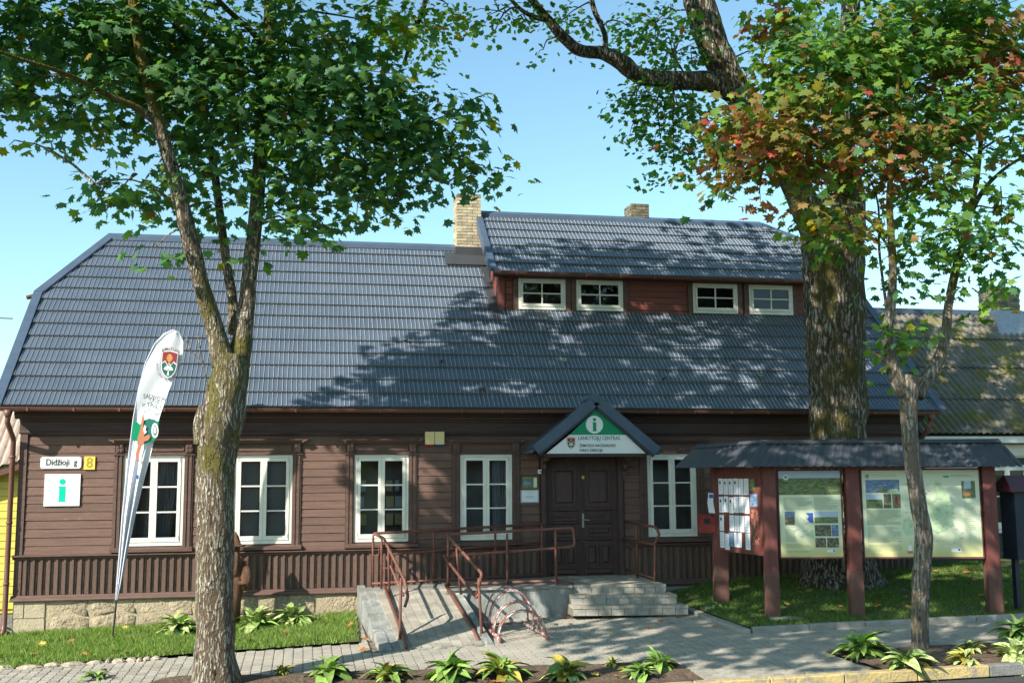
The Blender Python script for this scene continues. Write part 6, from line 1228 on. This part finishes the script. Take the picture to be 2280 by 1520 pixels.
# hosta leaf meshes
def hosta_mesh(L, W, m, curl, seed):
    rr_ = random.Random(seed); n = 6; mb = MB(); V = []
    for i in range(n+1):
        t = i/n; w = W/2*math.sin(math.pi*min(1, (t*.9+.06)))**.8*(1 if t < .98 else .1); xo = L*(t*.9); z = L*(.75*t-1.05*curl*t*t); V += [(-w, xo, z+w*.45), (0, xo, z), (w, xo, z+w*.45)]
    F = [(3*i+j, 3*i+j+1, 3*i+j+4, 3*i+j+3) for i in range(n) for j in range(2)]; mb.add(V, F); me = mb.mesh('hosta_leaf', m, True); return me
HM = {k: [hosta_mesh(1, w, M[k], c_, i) for i, (w, c_) in enumerate(((.34, .9), (.42, 1.2), (.26, .7), (.12, .75)))] for k in ('hosta', 'hostay', 'hostav')}
def hosta(px, py, spread, nl, lab, kinds=('hosta',), dz=.03, upright=.0, zf=None, wleaf=1, pos_=None):
    p = pos_ or PG(px, py, dz); root = thing('hosta_plant', lab, 'plant', tuple(p), 0, None)
    for i in range(nl):
        me = HM[random.choice(kinds)][random.randrange(4)]; a = 2*math.pi*(i*.381966+random.uniform(-.05, .05)); L_ = spread*random.uniform(.4, 1.25); tilt = random.uniform(-.5, .8)+upright
        o = bpy.data.objects.new('leaf', me); sc.collection.objects.link(o); o.parent = root; o.location = (random.uniform(-.04, .04), random.uniform(-.04, .04), -.02); o.rotation_euler = (tilt, random.uniform(-.3, .3), a); o.scale = (L_*wleaf, L_, L_)
    return root
for px, py, s_, n, lab, k in [(215, 1512, .20, 8, 'small hosta at the bottom left edge of the path', ('hosta',)), (628, 1502, .17, 15, 'low yellow-green hosta just right of the left tree trunk', ('hosta', 'hostay')), (733, 1512, .30, 20, 'hosta with a tall leaf, second right of the left tree trunk', ('hosta',)), (862, 1516, .28, 20, 'hosta with yellowing leaves in front of the ramp foot', ('hosta', 'hosta', 'hostay')),
        (1005, 1514, .32, 24, 'dark green hosta in front of the handrail foot', ('hosta',)), (1118, 1510, .32, 24, 'broad-leaved hosta with orange tips in front of the bicycle rack', ('hosta', 'hosta', 'hostay')), (1262, 1512, .30, 24, 'yellowing hosta right of the bicycle rack', ('hosta', 'hostay', 'hostav')), (1363, 1482, .13, 10, 'small withered hosta between two larger ones', ('hostay', 'hosta')),
        (1428, 1512, .28, 22, 'wide hosta near the right end of the front bed', ('hosta',)), (1470, 1492, .32, 20, 'tall-stemmed hosta at the right end of the front bed', ('hosta', 'hostav')), (1920, 1462, .34, 26, 'drooping hosta at the left end of the right bed', ('hosta', 'hosta')), (2020, 1490, .32, 22, 'low hosta at the foot of the slim tree', ('hostav', 'hosta')),
        (2150, 1478, .26, 18, 'pale-edged withering hosta right of the slim tree', ('hostav', 'hostay')), (2165, 1452, .20, 12, 'hosta with dry orange leaves behind the withering one', ('hostay', 'hostav')), (2262, 1470, .30, 18, 'pale hosta at the right edge of the right bed', ('hostav',)), (2268, 1420, .32, 18, 'green hosta by the path at the right edge', ('hosta',))]:
    hosta(px, py-5, s_*1.3*random.uniform(.8, 1.15), int(n*2.5), lab, k, upright=.32)
for x_, y_, s_, n, lab, k in [(-2.15, -1.3, .46, 110, 'dense pale hosta clump left of the trunk by the stone base', ('hostav', 'hosta')), (-.80, -1.25, .46, 100, 'dense pale hosta clump behind the trunk beside the carved figure', ('hostav', 'hosta')), (-.15, -1.1, .46, 110, 'dense pale hosta clump on the lawn right of the carved figure', ('hostav', 'hosta'))]:
    hosta(0, 0, s_, n, lab, k, pos_=Vector((x_, y_, zl(x_, y_))), upright=.5)
for px, py, lab in ((1710, 1345, 'a'),): pass
hosta(1597, 1345, .16, 12, 'small weed at the foot of the side post of the notice board', ('hosta',), dz=.17)
# tall single leaves standing up
for px, py, h in ((742, 1500, .42), (1008, 1500, .40), (1240, 1500, .62), (1462, 1490, .72)):
    pass
# shrub at far left
SH = thing('shrub', 'small dark shrub with reddish leaves beside the yellow house', 'shrub', (-6.1, -.5, .05)); r = np.random.default_rng(9); n = 900; d = r.normal(0, 1, (n, 3)); d /= np.linalg.norm(d, axis=1, keepdims=True); pts = np.array((-5.95, .1, .28))+d*(r.uniform(.2, 1, (n, 1))**.5)*np.array((.5, .35, .32))
V, F, TT = leaves(pts, .07, pick({'dark': 4, 'red': .6, 'mid': 1}, n, r), d, LEAF7, seed=10); link('foliage', npmesh('foliage', V, F, M['leaf'], TT), SH, kind='stuff'); MB().tube([(-5.95, .1, 0), (-5.95, .1, .4)], .02, 6).build('stem', M['bark2'], SH)
BG = thing('background_tree', 'green tree seen behind the yellow house at the left edge', 'tree', (-9, 8, .2)); n = 2500; d = r.normal(0, 1, (n, 3)); d /= np.linalg.norm(d, axis=1, keepdims=True); pts = np.array((-8.6, 9, 3.4))+d*(r.uniform(.2, 1, (n, 1))**.4)*np.array((1.6, 1.6, 1.5))
V, F, TT = leaves(pts, .2, pick({'dark': 2, 'mid': 3}, n, r), d, LEAF7, seed=10); link('crown', npmesh('crown', V, F, M['leaf'], TT), BG, kind='stuff'); MB().tube([(-8.6, 9, 0), (-8.6, 9, 3.5)], [.2, .1], 8).build('trunk', M['bark2'], BG)
# fallen leaves, each one a thing
def fl_mesh(m, seed):
    rr_ = random.Random(seed); k = len(LEAF); V = [(x_, y_, .18*abs(x_)+.12*y_*y_+rr_.uniform(-.03, .06)) for x_, y_ in LEAF]+[(0, -.05, 0)]; return MB().add(V, [(i, (i+1) % k, k) for i in range(k)]).mesh('fallen_leaf', m)
FM = [fl_mesh(M['dryleaf'], 1), fl_mesh(M['dryleaf'], 2), fl_mesh(M['dryyellow'], 3)]
rr_ = random.Random(4); places = []
for _ in range(46): x_, y_ = rr_.uniform(7.5, 13.5), rr_.uniform(-4.4, -.3); places.append((x_, y_, zr(x_, y_)+.05, 'fallen maple leaves on the right lawn'))
for _ in range(14): x_, y_ = rr_.uniform(-4.5, .9), rr_.uniform(-3.1, -.4); places.append((x_, y_, zl(x_, y_)+.05, 'fallen maple leaves on the left lawn'))
for _ in range(14): x_, y_ = rr_.uniform(.9, 1.15) if rr_.random() < .5 else rr_.uniform(3, 7), rr_.uniform(-4.0, -2.6); places.append((x_, y_, G(x_, y_)+.012, 'fallen maple leaves on the paving'))
for _ in range(16): x_, y_ = rr_.uniform(7.7, 11.5), rr_.uniform(-7.9, -7.0); places.append((x_, y_, zb(x_, y_)+.02, 'fallen maple leaves on the right bed'))
for _ in range(10): x_, y_ = rr_.uniform(-.5, 5.1), rr_.uniform(-7.2, -6.4); places.append((x_, y_, zb(x_, y_)+.02, 'fallen maple leaves on the front bed'))
for _ in range(6): x_ = rr_.uniform(3.9, 4.8); places.append((x_, -1.95+rr_.uniform(-.12, .05), G(x_, -2)+.015, 'fallen maple leaves against the landing wall'))
for _ in range(16): v_ = rr_.uniform(0, .5); q_ = pos(rr_.uniform(2, 12), v_, .06); places.append((*q_, 'fallen maple leaves on the roof'))
LB = {'fallen maple leaves on the roof': 'fallen maple leaf lying on the grey tiled roof', 'fallen maple leaves on the right lawn': 'dry fallen maple leaf on the shaded lawn under the notice board', 'fallen maple leaves on the left lawn': 'dry fallen maple leaf on the sunny lawn left of the ramp', 'fallen maple leaves on the paving': 'dry fallen maple leaf on the grey paving', 'fallen maple leaves on the right bed': 'dry fallen maple leaf on the soil around the slim tree', 'fallen maple leaves on the front bed': 'dry fallen maple leaf on the soil of the front bed', 'fallen maple leaves against the landing wall': 'fallen maple leaf against the concrete landing wall'}
for x_, y_, z_, g_ in places:
    o = bpy.data.objects.new('fallen_leaf', rr_.choice(FM)); sc.collection.objects.link(o); o.location = (x_, y_, z_); o.rotation_euler = (rr_.uniform(-.4, .4), rr_.uniform(-.4, .4), rr_.uniform(0, 6.3)); s_ = rr_.uniform(.10, .16); o.scale = (s_, s_, s_); tag(o, LB[g_], 'leaf', g_)
